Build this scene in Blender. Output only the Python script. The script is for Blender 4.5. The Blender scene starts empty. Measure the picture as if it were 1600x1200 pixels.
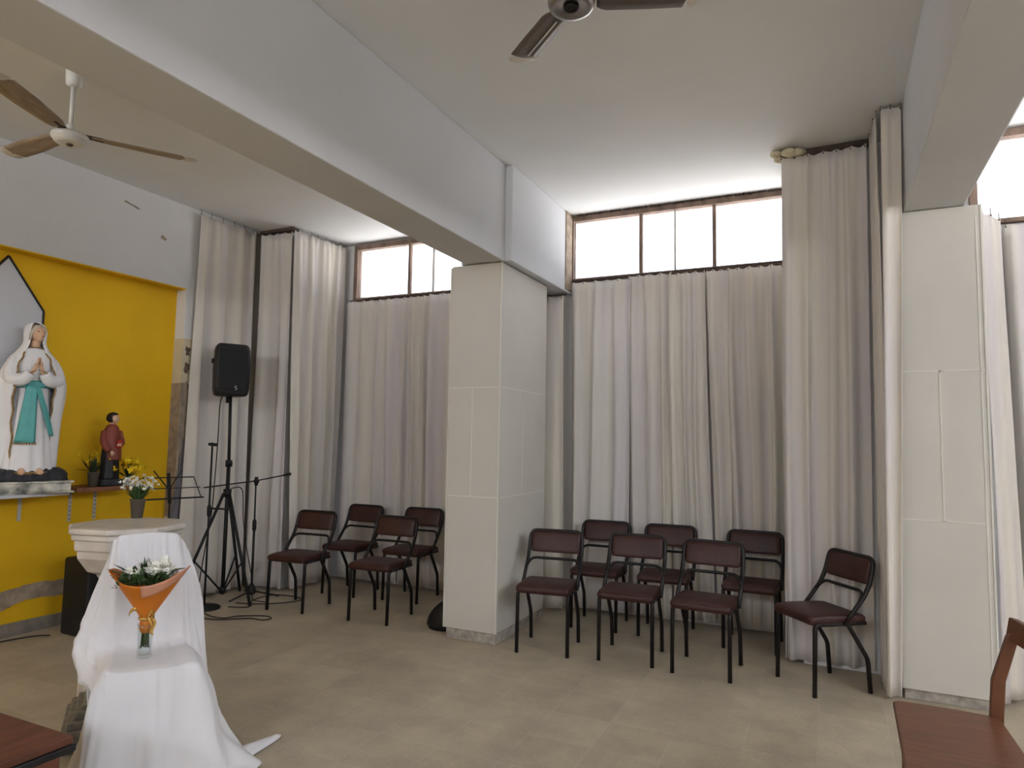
import bpy, math, random
from mathutils import Vector, Matrix, noise
C = bpy.context.scene.collection
PI = math.pi

# ---------------------------------------------------------------- camera
def cam_setup():
    yaw, pitch, roll, f = -.4393, .0797, .0168, 1063.2366
    fw = Vector((math.sin(yaw)*math.cos(pitch), math.cos(yaw)*math.cos(pitch), math.sin(pitch)))
    r = fw.cross(Vector((0, 0, 1))).normalized(); u = r.cross(fw)
    r2 = r*math.cos(roll)+u*math.sin(roll); u2 = -r*math.sin(roll)+u*math.cos(roll)
    cd = bpy.data.cameras.new('camera'); cam = bpy.data.objects.new('camera', cd); C.objects.link(cam)
    M = Matrix((r2, u2, -fw)).transposed().to_4x4(); M.translation = (0, 0, 1.5)
    cam.matrix_world = M
    cd.sensor_fit = 'HORIZONTAL'; cd.sensor_width = 36; cd.lens = f*36/1600
    cd.clip_start = .05; cd.clip_end = 200
    bpy.context.scene.camera = cam
cam_setup()

# ---------------------------------------------------------------- world and exposure
sc = bpy.context.scene
w = bpy.data.worlds.new('world'); sc.world = w; w.use_nodes = True
wn = w.node_tree.nodes; wl = w.node_tree.links
bg = wn['Background']
tc = wn.new('ShaderNodeTexCoord'); sx = wn.new('ShaderNodeSeparateXYZ'); cr = wn.new('ShaderNodeValToRGB'); mr = wn.new('ShaderNodeMapRange')
wl.new(tc.outputs['Generated'], sx.inputs[0]); wl.new(sx.outputs['Z'], mr.inputs[0])
mr.inputs[1].default_value = -1; mr.inputs[2].default_value = 1
wl.new(mr.outputs[0], cr.inputs[0]); wl.new(cr.outputs[0], bg.inputs[0])
cr.color_ramp.elements[0].position = .45; cr.color_ramp.elements[0].color = (.99, .98, .985, 1)
cr.color_ramp.elements[1].position = .56; cr.color_ramp.elements[1].color = (.33, .36, .41, 1)
bg.inputs[1].default_value = 24.0
def portal(loc, rot, sx_, sy_):
    l = bpy.data.lights.new('daylight_portal', 'AREA'); l.shape = 'RECTANGLE'; l.size = sx_; l.size_y = sy_; l.cycles.is_portal = True
    o = bpy.data.objects.new('daylight_portal', l); C.objects.link(o); o.location = loc; o.rotation_euler = rot
HP = PI/2
portal((-3.61, 5.9, 3.26), (-HP, 0, 0), 2.1, .6)
portal((-.93, 5.9, 3.26), (-HP, 0, 0), 2.42, .6)
portal((2.2, 5.33, 3.26), (-HP, 0, 0), 2.8, .6)
portal((-2.7, -4.0, 3.2), (HP, 0, 0), 5.0, .7)
portal((5.0, .3, 3.2), (HP, 0, HP), 7.0, .7)
vs = sc.view_settings
vs.view_transform = 'Standard'; vs.look = 'None'; vs.gamma = 1; vs.exposure = 0.3
try: vs.use_curve_mapping = False
except Exception: pass

# ---------------------------------------------------------------- materials
def rgb(r, g, b):
    f = lambda c: (c/255/12.92 if c/255 <= .04045 else ((c/255+.055)/1.055)**2.4)
    return (f(r), f(g), f(b), 1)
def mat(name, col, rough=.6, metal=0, var=.12, scale=6, bump=0, bscale=40, trans=0, col2=None, detail=4, spec=.4, stretch=None):
    m = bpy.data.materials.new(name); m.use_nodes = True
    nt = m.node_tree; n = nt.nodes; l = nt.links; p = n['Principled BSDF']
    p.inputs['Roughness'].default_value = rough; p.inputs['Metallic'].default_value = metal
    p.inputs['Specular IOR Level'].default_value = spec
    t = n.new('ShaderNodeTexCoord'); mp = n.new('ShaderNodeMapping'); l.new(t.outputs['Object'], mp.inputs[0])
    if stretch: mp.inputs['Scale'].default_value = stretch
    no = n.new('ShaderNodeTexNoise'); no.inputs['Scale'].default_value = scale; no.inputs['Detail'].default_value = detail
    l.new(mp.outputs[0], no.inputs['Vector'])
    r = n.new('ShaderNodeValToRGB'); l.new(no.outputs[0], r.inputs[0])
    c2 = col2 or tuple(c*(1-var) for c in col[:3])+(1,)
    r.color_ramp.elements[0].position = .35; r.color_ramp.elements[0].color = c2
    r.color_ramp.elements[1].position = .65; r.color_ramp.elements[1].color = col
    l.new(r.outputs[0], p.inputs['Base Color'])
    if bump:
        b = n.new('ShaderNodeBump'); b.inputs['Strength'].default_value = bump; b.inputs['Distance'].default_value = .01
        n2 = n.new('ShaderNodeTexNoise'); n2.inputs['Scale'].default_value = bscale; l.new(mp.outputs[0], n2.inputs['Vector'])
        l.new(n2.outputs[0], b.inputs['Height']); l.new(b.outputs[0], p.inputs['Normal'])
    if trans:
        o = n['Material Output']; tr = n.new('ShaderNodeBsdfTranslucent'); mx = n.new('ShaderNodeMixShader')
        l.new(r.outputs[0], tr.inputs[0]); mx.inputs[0].default_value = trans
        l.new(p.outputs[0], mx.inputs[1]); l.new(tr.outputs[0], mx.inputs[2]); l.new(mx.outputs[0], o.inputs[0])
    return m
M = {}
M['wall'] = mat('white_wall_paint', rgb(228, 227, 227), .85, var=.05, scale=2, bump=.15, bscale=30)
M['ceil'] = mat('ceiling_paint', rgb(231, 231, 230), .9, var=.05, scale=1.2, bump=.1, bscale=12)
M['beam'] = mat('beam_paint', rgb(214, 215, 218), .8, var=.05, scale=1.5, bump=.1, bscale=15)
M['yellow'] = mat('yellow_wall_paint', rgb(236, 186, 18), .75, var=.08, scale=2.5, bump=.2, bscale=25)
M['base'] = mat('grey_stone_skirting', rgb(150, 140, 128), .6, var=.3, scale=14)
M['plinth'] = mat('mottled_stone_plinth', rgb(186, 178, 168), .5, var=.45, scale=18, detail=8)
M['plaster'] = mat('crumbling_plaster', rgb(178, 160, 140), .95, var=.35, scale=14, bump=.8, bscale=30, detail=8)
M['cream_patch'] = mat('cream_paint_patch', rgb(214, 202, 172), .9, var=.1, scale=8, bump=.2)
M['brownpatch'] = mat('brown_bare_spot', rgb(120, 100, 84), .95, var=.4, scale=40)
M['curtain'] = mat('cream_curtain_cloth', rgb(241, 234, 221), .9, col2=rgb(230, 223, 220), scale=9, stretch=(1, 1, .03), detail=2, bump=.08, bscale=220, trans=.25, spec=.1)
M['curtain_cool'] = mat('white_curtain_cloth', rgb(232, 225, 225), .9, col2=rgb(241, 235, 224), scale=7, stretch=(1, 1, .03), detail=2, bump=.08, bscale=220, trans=.25, spec=.1)
M['panel'] = mat('stretched_cream_fabric', rgb(205, 200, 191), .75, var=.05, scale=2.2, spec=.2)
M['panelseam'] = mat('pale_seam', rgb(220, 216, 206), .8, var=.04)
M['winframe'] = mat('weathered_brown_wood', rgb(140, 118, 104), .85, var=.4, scale=12, bump=.4, stretch=(1, 1, .4))
M['darkwood'] = mat('dark_rod_wood', rgb(92, 78, 70), .85, var=.4, scale=20, bump=.5)
M['seat'] = mat('dark_maroon_vinyl', rgb(64, 35, 30), .45, var=.25, scale=8, bump=.12, bscale=60, spec=.35)
M['tube'] = mat('black_brown_tube', rgb(24, 19, 19), .42, var=.2, scale=30, spec=.35)
M['black'] = mat('black_plastic', rgb(24, 23, 25), .55, var=.2, scale=30)
M['grille'] = mat('black_grille', rgb(20, 20, 22), .7, var=.5, scale=300)
M['silver'] = mat('silver_mark', rgb(190, 190, 190), .4, var=.05)
M['wood'] = mat('reddish_brown_wood', rgb(116, 72, 46), .38, var=.28, scale=5, stretch=(1, 9, 1), detail=6)
M['wood2'] = mat('dark_red_wood', rgb(112, 66, 50), .5, var=.4, scale=5, stretch=(6, 1, 1), detail=6)
M['wood3'] = mat('shelf_wood', rgb(142, 92, 62), .6, var=.3, scale=6, stretch=(6, 1, 1))
M['blade'] = mat('brown_fan_blade', rgb(168, 148, 126), .6, var=.3, scale=8, stretch=(1, 7, 1))
M['white'] = mat('white_enamel', rgb(225, 225, 222), .35, var=.04)
M['alu'] = mat('brushed_aluminium', rgb(185, 180, 176), .28, metal=1, var=.1, scale=20)
M['alublade'] = mat('ribbed_metal_blade', rgb(120, 110, 104), .5, metal=.5, var=.15, scale=20)
M['bladetip'] = mat('white_blade_tip', rgb(215, 208, 198), .5, var=.05)
M['marble'] = mat('white_marble', rgb(216, 208, 198), .35, var=.22, scale=7, detail=10)
M['stone'] = mat('grey_stone', rgb(140, 132, 116), .9, var=.35, scale=25, bump=.5)
M['cloth'] = mat('white_thin_cloth', rgb(240, 238, 240), .85, var=.03, scale=4, bump=.1, bscale=200, trans=.12, spec=.1)
M['orange'] = mat('orange_wrap_paper', rgb(236, 142, 44), .5, var=.12, scale=9, trans=.3)
M['peach'] = mat('peach_wrap_paper', rgb(232, 172, 140), .5, var=.08, scale=9, trans=.3)
M['ribbon'] = mat('gold_ribbon', rgb(220, 176, 96), .25, metal=.5, var=.2, scale=20)
M['leaf'] = mat('green_leaf', rgb(70, 96, 50), .6, var=.4, scale=30)
M['leafdark'] = mat('dark_green_leaf', rgb(46, 60, 34), .6, var=.4, scale=30)
M['leafgrey'] = mat('olive_leaf', rgb(112, 112, 78), .6, var=.3, scale=30)
M['petal'] = mat('white_petal', rgb(245, 243, 232), .6, var=.08, scale=30)
M['yellowpetal'] = mat('yellow_petal', rgb(250, 214, 30), .6, var=.15, scale=30)
M['pot'] = mat('brown_flower_pot', rgb(112, 104, 92), .6, var=.15, scale=12)
M['skin'] = mat('painted_skin', rgb(222, 180, 148), .45, var=.06, scale=12)
M['robe'] = mat('white_painted_plaster', rgb(238, 236, 236), .5, var=.05, scale=5)
M['gold'] = mat('worn_gold_trim', rgb(170, 135, 80), .5, var=.45, scale=40)
M['sash'] = mat('turquoise_sash_paint', rgb(96, 176, 172), .5, var=.18, scale=14)
M['rock'] = mat('dark_rock', rgb(58, 58, 62), .8, var=.4, scale=14, bump=.6)
M['veined'] = mat('veined_green_marble', rgb(220, 214, 198), .4, col2=rgb(52, 60, 56), scale=11, detail=12)
M['brownrobe'] = mat('reddish_brown_robe', rgb(140, 66, 50), .5, var=.25, scale=12)
M['blackrobe'] = mat('black_robe', rgb(36, 32, 34), .5, var=.3, scale=12)
M['hair'] = mat('dark_hair', rgb(38, 28, 26), .6, var=.3, scale=30)
M['hairblond'] = mat('grey_blond_veil_hair', rgb(200, 188, 172), .6, var=.1, scale=30)
M['red'] = mat('red_book', rgb(178, 44, 30), .5, var=.15, scale=20)
M['eye'] = mat('eye_paint', rgb(60, 42, 36), .4, var=.1)
M['lip'] = mat('lip_paint', rgb(176, 96, 88), .5, var=.1)
M['bracket'] = mat('perforated_white_steel', rgb(206, 200, 190), .5, var=.1)
M['panelwhite'] = mat('white_board', rgb(206, 206, 210), .7, var=.03, scale=2)
M['blackborder'] = mat('black_border', rgb(26, 22, 24), .6, var=.1)
M['cable'] = mat('black_cable', rgb(44, 38, 36), .6, var=.1)
M['greycloth'] = mat('grey_striped_cloth', rgb(128, 122, 126), .8, var=.3, scale=20, stretch=(1, 6, .3))

def glass(name, mixf, tint=(1, 1, 1, 1)):
    m = bpy.data.materials.new(name); m.use_nodes = True
    n = m.node_tree.nodes; l = m.node_tree.links; n.remove(n['Principled BSDF'])
    tr = n.new('ShaderNodeBsdfTransparent'); tr.inputs[0].default_value = tint
    g = n.new('ShaderNodeBsdfGlossy'); g.inputs['Roughness'].default_value = .08
    lw = n.new('ShaderNodeLayerWeight'); fr = n.new('ShaderNodeMath'); fr.operation = 'POWER'; fr.inputs[1].default_value = 3; l.new(lw.outputs['Facing'], fr.inputs[0]); ml = n.new('ShaderNodeMath'); ml.operation = 'MULTIPLY_ADD'; ml.inputs[1].default_value = mixf*.5; ml.inputs[2].default_value = .04
    l.new(fr.outputs[0], ml.inputs[0])
    mx = n.new('ShaderNodeMixShader'); l.new(ml.outputs[0], mx.inputs[0]); l.new(tr.outputs[0], mx.inputs[1]); l.new(g.outputs[0], mx.inputs[2])
    l.new(mx.outputs[0], n['Material Output'].inputs[0])
    return m
M['pane'] = glass('window_glass', 1.0, (.5, .5, .5, 1))
M['vaseglass'] = glass('vase_glass', 1.6, (.96, .98, .98, 1))

def floor_material():
    m = bpy.data.materials.new('stone_floor_tiles'); m.use_nodes = True
    n = m.node_tree.nodes; l = m.node_tree.links; p = n['Principled BSDF']
    t = n.new('ShaderNodeTexCoord'); mp = n.new('ShaderNodeMapping'); l.new(t.outputs['Object'], mp.inputs[0])
    br = n.new('ShaderNodeTexBrick'); l.new(mp.outputs[0], br.inputs['Vector'])
    mp.inputs['Location'].default_value = (.09, .05, 0)
    br.offset = 0; br.inputs['Scale'].default_value = 1; br.inputs['Brick Width'].default_value = .335; br.inputs['Row Height'].default_value = .335
    br.inputs['Mortar Size'].default_value = .0045; br.inputs['Mortar Smooth'].default_value = .6
    br.inputs['Color1'].default_value = rgb(194, 181, 158); br.inputs['Color2'].default_value = rgb(183, 170, 148); br.inputs['Mortar'].default_value = rgb(194, 183, 164)
    no = n.new('ShaderNodeTexNoise'); no.inputs['Scale'].default_value = 3.2; no.inputs['Detail'].default_value = 8; no.inputs['Roughness'].default_value = .62
    l.new(t.outputs['Object'], no.inputs['Vector'])
    r = n.new('ShaderNodeValToRGB'); l.new(no.outputs[0], r.inputs[0])
    r.color_ramp.elements[0].position = .32; r.color_ramp.elements[0].color = (.72, .72, .74, 1)
    r.color_ramp.elements[1].position = .68; r.color_ramp.elements[1].color = (1.08, 1.08, 1.06, 1)
    mx = n.new('ShaderNodeMix'); mx.data_type = 'RGBA'; mx.blend_type = 'MULTIPLY'; mx.inputs[0].default_value = .85
    l.new(br.outputs[0], mx.inputs[6]); l.new(r.outputs[0], mx.inputs[7])
    n3 = n.new('ShaderNodeTexNoise'); n3.inputs['Scale'].default_value = 60; n3.inputs['Detail'].default_value = 3; l.new(t.outputs['Object'], n3.inputs['Vector'])
    r3 = n.new('ShaderNodeValToRGB'); l.new(n3.outputs[0], r3.inputs[0])
    r3.color_ramp.elements[0].position = .3; r3.color_ramp.elements[0].color = (.88, .87, .86, 1); r3.color_ramp.elements[1].position = .6
    m2 = n.new('ShaderNodeMix'); m2.data_type = 'RGBA'; m2.blend_type = 'MULTIPLY'; m2.inputs[0].default_value = .7
    l.new(mx.outputs[2], m2.inputs[6]); l.new(r3.outputs[0], m2.inputs[7]); l.new(m2.outputs[2], p.inputs['Base Color'])
    rr = n.new('ShaderNodeMapRange'); l.new(no.outputs[0], rr.inputs[0]); rr.inputs[3].default_value = .38; rr.inputs[4].default_value = .62
    l.new(rr.outputs[0], p.inputs['Roughness']); p.inputs['Specular IOR Level'].default_value = .35
    b = n.new('ShaderNodeBump'); b.inputs['Strength'].default_value = .15; b.inputs['Distance'].default_value = .004; b.invert = True
    l.new(br.outputs['Fac'], b.inputs['Height']); l.new(b.outputs[0], p.inputs['Normal'])
    return m
M['floor'] = floor_material()

# ---------------------------------------------------------------- mesh helpers
class MB:
    def __init__(s): s.v = []; s.f = []; s.sm = []
    def add(s, vs, fs, smooth=False):
        o = len(s.v); s.v += [tuple(x) for x in vs]; s.f += [tuple(i+o for i in f) for f in fs]; s.sm += [smooth]*len(fs); return s
    def box(s, a, b):
        x0, y0, z0 = a; x1, y1, z1 = b
        return s.add([(x0,y0,z0),(x1,y0,z0),(x1,y1,z0),(x0,y1,z0),(x0,y0,z1),(x1,y0,z1),(x1,y1,z1),(x0,y1,z1)],
            [(0,3,2,1),(4,5,6,7),(0,1,5,4),(1,2,6,5),(2,3,7,6),(3,0,4,7)])
    def prism(s, poly, z0, z1, smooth=False):
        n = len(poly)
        return s.add([(x, y, z0) for x, y in poly]+[(x, y, z1) for x, y in poly],
            [tuple(range(n-1, -1, -1)), tuple(range(n, 2*n))]+[(i, (i+1) % n, n+(i+1) % n, n+i) for i in range(n)], smooth)
    def grid(s, rows, closed=False, smooth=True, cap=False):
        nr = len(rows); nc = len(rows[0]); vs = [p for r in rows for p in r]; fs = []
        for i in range(nr-1):
            for j in range(nc if closed else nc-1):
                k = (j+1) % nc; fs.append((i*nc+j, i*nc+k, (i+1)*nc+k, (i+1)*nc+j))
        if cap: fs.append(tuple(range(nc-1, -1, -1))); fs.append(tuple((nr-1)*nc+j for j in range(nc)))
        return s.add(vs, fs, smooth)
    def tube(s, pts, r, seg=8, smooth=True, res=0, closed=False):
        pts = [Vector(p) for p in pts]
        if res: pts = crom(pts, res)
        n = len(pts); rs = r if isinstance(r, (list, tuple)) else [r]*n
        if len(rs) != n: rs = [rs[0]+(rs[-1]-rs[0])*i/(n-1) if len(rs) == 2 else lerp_list(rs, i/(n-1)) for i in range(n)]
        rows = []; up = None
        for i in range(n):
            t = (pts[min(i+1, n-1)]-pts[max(i-1, 0)]).normalized()
            if up is None:
                up = Vector((0, 0, 1)) if abs(t.z) < .9 else Vector((1, 0, 0))
            up = (up-t*up.dot(t)).normalized(); sd = t.cross(up)
            rows.append([pts[i]+(up*math.cos(2*PI*k/seg)+sd*math.sin(2*PI*k/seg))*rs[i] for k in range(seg)])
        return s.grid(rows, True, smooth, True)
    def lathe(s, prof, c=(0, 0, 0), seg=20, smooth=True, sx=1, sy=1):
        rows = [[(c[0]+r*sx*math.cos(2*PI*k/seg), c[1]+r*sy*math.sin(2*PI*k/seg), c[2]+z) for k in range(seg)] for r, z in prof]
        return s.grid(rows, True, smooth, True)
    def ball(s, c, r, seg=12, rings=8, rot=None):
        r = r if isinstance(r, (list, tuple)) else (r, r, r); rows = []
        for i in range(rings+1):
            a = PI*(i/rings)-PI/2; a = max(min(a, PI/2-.02), -PI/2+.02)
            row = []
            for k in range(seg):
                v = Vector((r[0]*math.cos(a)*math.cos(2*PI*k/seg), r[1]*math.cos(a)*math.sin(2*PI*k/seg), r[2]*math.sin(a)))
                if rot: v = rot @ v
                row.append(tuple(v+Vector(c)))
            rows.append(row)
        return s.grid(rows, True, True, True)
    def tri(s, a, b, c): return s.add([a, b, c], [(0, 1, 2)])
    def build(s, name, m, parent=None, bevel=0, solid=0, sub=0, seg=2):
        me = bpy.data.meshes.new(name); me.from_pydata(s.v, [], s.f); me.update()
        for p, q in zip(me.polygons, s.sm): p.use_smooth = q
        me.materials.append(M[m] if isinstance(m, str) else m)
        o = bpy.data.objects.new(name, me); C.objects.link(o)
        if parent: o.parent = parent
        if solid:
            d = o.modifiers.new('solid', 'SOLIDIFY'); d.thickness = solid; d.offset = 0
        if bevel:
            d = o.modifiers.new('bevel', 'BEVEL'); d.width = bevel; d.segments = seg; d.limit_method = 'ANGLE'; d.harden_normals = False
        if sub:
            d = o.modifiers.new('sub', 'SUBSURF'); d.levels = d.render_levels = sub
        return o
def lerp_list(a, t):
    x = t*(len(a)-1); i = min(int(x), len(a)-2); return a[i]+(a[i+1]-a[i])*(x-i)
def crom(p, res):
    out = []; n = len(p)
    for i in range(n-1):
        a = p[max(i-1, 0)]; b = p[i]; c = p[i+1]; d = p[min(i+2, n-1)]
        for k in range(res):
            t = k/res; out.append(.5*((2*b)+(c-a)*t+(2*a-5*b+4*c-d)*t*t+(3*b-a-3*c+d)*t**3))
    out.append(p[-1]); return out
def fillet(pts, r, n=5):
    pts = [Vector(p) for p in pts]; out = [pts[0]]
    for i in range(1, len(pts)-1):
        a, b, c = pts[i-1:i+2]; u = (a-b); v = (c-b); d = min(r, u.length*.49, v.length*.49)
        p = b+u.normalized()*d; q = b+v.normalized()*d
        for k in range(n+1):
            t = k/n; out.append(p*(1-t)**2+b*2*t*(1-t)+q*t*t)
    out.append(pts[-1]); return out
def tag(o, label=None, cat=None, group=None, kind=None):
    if label: o['label'] = label
    if cat: o['category'] = cat
    if group: o['group'] = group
    if kind: o['kind'] = kind
    return o
def empty(name, loc, rz=0, label=None, cat=None, group=None):
    o = bpy.data.objects.new(name, None); C.objects.link(o); o.location = loc; o.rotation_euler = (0, 0, rz); o.empty_display_size = .1
    return tag(o, label, cat, group)
def copy_tree(o, parent=None):
    c = o.copy(); C.objects.link(c); c.parent = parent
    for ch in [x for x in ALL() if x.parent == o]: copy_tree(ch, c)
    return c
def ALL(): return list(C.objects)
def struct(name, mb, m, label=None, **k):
    o = mb.build(name, m, **k); o['kind'] = 'structure'
    if label: o['label'] = label
    return o
random.seed(4)

# ---------------------------------------------------------------- the room
ZC, ZB, YW = 3.585, 2.84, 5.89
struct('floor', MB().box((-5.7, -4.2, -.1), (5.2, 6.2, 0)), 'floor', 'beige stone tile floor')
struct('ceiling', MB().box((-5.7, -4.2, ZC), (5.2, 6.2, ZC+.15)), 'ceil', 'off-white painted ceiling')
struct('wall_left', MB().box((-5.75, -4.2, 0), (-5.46, 6.2, ZC)), 'yellow', 'mustard yellow painted left wall')
up = struct('wall_left_upper', MB().box((-5.459, -4, 2.82), (-5.34, 4.3, ZC)), 'wall', 'white upper part of the left wall')
struct('trim_1', MB().box((-5.4595, -4, 2.81), (-5.342, 4.3, 2.82)), 'yellow', 'yellow painted underside of the white upper wall')
struct('wall_left_pilaster', MB().box((-5.459, 4.3, 0), (-5.34, 5.1, ZC)), 'wall', 'white wall edge beside the yellow wall')
bb = struct('baseboard_left', MB().box((-5.459, -4, 0), (-5.44, 4.3, .095)), 'base', 'grey stone skirting under the yellow wall', bevel=.003)
def wall_open(y0, y1, x0, x1, opens, zo0, zo1):
    m = MB(); m.box((x0, y0, 0), (x1, y1, zo0)); m.box((x0, y0, zo1), (x1, y1, ZC))
    xs = [x0]+[v for o in opens for v in o]+[x1]
    for i in range(0, len(xs), 2):
        if xs[i+1]-xs[i] > .001: m.box((xs[i], y0, zo0), (xs[i+1], y1, zo1))
    return m
struct('wall_back', wall_open(YW+.02, YW+.2, -5.46, .6, [(-4.66, -2.56), (-2.14, .28)], 2.955, 3.57), 'wall', 'white window wall')
struct('wall_back_side', wall_open(5.32, 5.5, .6, 5.2, [(.86, 3.6)], 2.955, 3.57), 'wall', 'white window wall of the right bay')
struct('wall_corner_left', MB().box((-5.459, 5.2, 0), (-4.9, YW+.02, ZC)), 'wall', 'wall corner behind the curtains')
struct('wall_corner_right', MB().box((-.2, 5.2, 0), (.38, YW+.02, ZC)).box((.38, 5.33, 0), (.6, YW+.02, ZC)), 'wall', 'wall corner behind the curtains')
struct('wall_right', MB().box((5, -4, 0), (5.2, 5.5, 2.85)).box((5, -4, 3.55), (5.2, 5.5, ZC)).box((5, -4, 2.85), (5.2, -3.2, 3.55)).box((5, 3.8, 2.85), (5.2, 5.5, 3.55)), 'wall')
struct('wall_front', MB().box((-5.7, -4.2, 0), (5.2, -4, 2.85)).box((-5.7, -4.2, 3.55), (5.2, -4, ZC)).box((-5.7, -4.2, 2.85), (-5.2, -4, 3.55)).box((-.2, -4.2, 2.85), (5.2, -4, 3.55)), 'wall')
# beams
struct('ceiling_beam', MB().box((-2.554, -4, ZB), (-2.222, 4.56, ZC)).box((-2.60, 4.56, ZB), (-2.165, YW+.02, ZC)), 'beam', 'long white ceiling beam running to the left column', bevel=.008)
struct('ceiling_beam', MB().box((.43, -4, 2.945), (.752, 5.3, ZC)), 'beam', 'white ceiling beam running to the right column', bevel=.008)
# columns (concrete inside the fabric panels)
struct('column', MB().box((-2.62, 4.62, .06), (-2.27, 5.4, ZB)), 'wall', 'concrete core of the left column')
struct('column', MB().box((.385, 4.82, .06), (.745, 5.32, ZC)), 'wall', 'concrete core of the right column')
struct('column_plinth', MB().box((-2.655, 4.555, 0), (-2.24, 5.45, .075)), 'plinth', 'mottled stone foot of the left column', bevel=.004)
struct('column_plinth', MB().box((.365, 4.785, 0), (.82, 5.3, .06)), 'plinth', 'mottled stone foot of the right column', bevel=.004)

def cladding(x0, x1, y0, y1, z0, z1, label, seams, side_seams, lean=0):
    r = empty('column_cladding', ((x0+x1)/2, y0, z0), 0, label, 'column panel', 'fabric panels round the columns')
    W = (x1-x0)/2; D = y1-y0; H = z1-z0
    m = MB(); m.box((-W, 0, 0), (W, .022, H)); m.build('front_panel', 'panel', r, bevel=.004)
    m = MB(); m.box((W-.022, .024, 0), (W, D, H)); m.build('side_panel', 'panel', r, bevel=.004)
    m = MB(); m.box((-W, .024, 0), (-W+.022, D, H)); m.build('side_panel', 'panel', r, bevel=.004)
    for a, b in seams:
        (u0, v0), (u1, v1) = a, b
        m = MB(); m.box((min(u0, u1)-W-.004, -.0025, min(v0, v1)-.004), (max(u0, u1)-W+.004, .001, max(v0, v1)+.004)); m.build('seam', 'panelseam', r)
    for a, b in side_seams:
        (u0, v0), (u1, v1) = a, b
        m = MB(); m.box((W-.001, min(u0, u1)-.004, min(v0, v1)-.004), (W+.0025, max(u0, u1)+.004, max(v0, v1)+.004)); m.build('seam', 'panelseam', r)
    m = MB(); m.box((W-.006, -.004, 0), (W+.004, .004, H)); m.build('corner_strip', 'panelseam', r)
    return r
cladding(-2.665, -2.232, 4.54, 5.44, .08, ZB-.01, 'cream fabric panels boxed round the left column under the long beam', [((.01, 1.8), (.425, 1.8)), ((.01, .98), (.425, .98)), ((.2, .98), (.2, 1.8))], [((.03, 1.8), (.88, 1.8)), ((.03, .98), (.88, .98)), ((.42, .98), (.42, 1.8))])
cladding(.352, .83, 4.76, 5.28, .065, 2.94, 'cream fabric panels boxed round the right column near the wooden chair', [((.01, 1.88), (.47, 1.88)), ((.01, .99), (.44, .99)), ((.24, .99), (.24, 1.88)), ((.45, .02), (.45, 2.8))], [])
# thin white wooden frame standing proud of the left column
m = MB(); m.box((-.012, 0, 0), (.0, .02, 2.74)); m.box((0, 0, 2.728), (.04, .02, 2.74))
o = m.build('wooden_lath', 'panelseam'); o.location = (-2.667, 4.545, .08); tag(o, 'thin pale lath frame edge sticking out left of the left column top', 'lath')

# windows
def window(name, x0, x1, y, z0, z1, mull, thin, label):
    m = MB(); t = .045
    m.box((x0, y-.03, z1), (x1, y+.05, z1+.05)); m.box((x0, y-.03, z0-.03), (x1, y+.05, z0))
    m.box((x0-.001, y-.031, z0-.03), (x0+t, y+.051, z1+.05)); m.box((x1-t, y-.031, z0-.03), (x1+.001, y+.051, z1+.05))
    o = m.build(name, 'winframe', bevel=.004); o['kind'] = 'structure'; o['label'] = label
    p = MB().box((x0+t, y+.008, z0), (x1-t, y+.012, z1)).build('pane', 'pane', o)
    for x in mull: MB().box((x-.014, y-.012, z0), (x+.014, y+.03, z1)).build('mullion', 'winframe', o, bevel=.003)
    for x in thin: MB().box((x-.005, y-.01, z0), (x+.005, y+.02, z1)).build('mullion', 'base', o)
    return o
window('window_1', -4.68, -2.57, YW, 2.985, 3.515, [-3.975, -3.28], [-3.684, -2.95], 'long high window left of the left column')
window('window_2', -2.19, .27, YW, 2.985, 3.527, [-1.515, -.878], [-1.212], 'long high window of the middle bay')
window('window_3', .86, 3.6, 5.30, 2.985, 3.53, [2.0, 2.8], [], 'high window behind the right beam')
# rough plaster and timber at the window's left end
m = MB(); m.box((-2.2, 5.70, 2.86), (-2.155, 5.86, ZC)); o = struct('trim_2', m, 'plaster', 'bare plaster strip left of the middle window', bevel=.006)
m = MB()
rng = random.Random(2)
for i in range(60):
    x = -2.1+i*.04+rng.uniform(-.01, .01)
    m.ball((x, YW-.03, ZC-.006), (rng.uniform(.015, .035), .02, rng.uniform(.004, .014)), 6, 4)
struct('trim_3', m, 'darkwood', 'ragged gap between ceiling and middle window frame')

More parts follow.
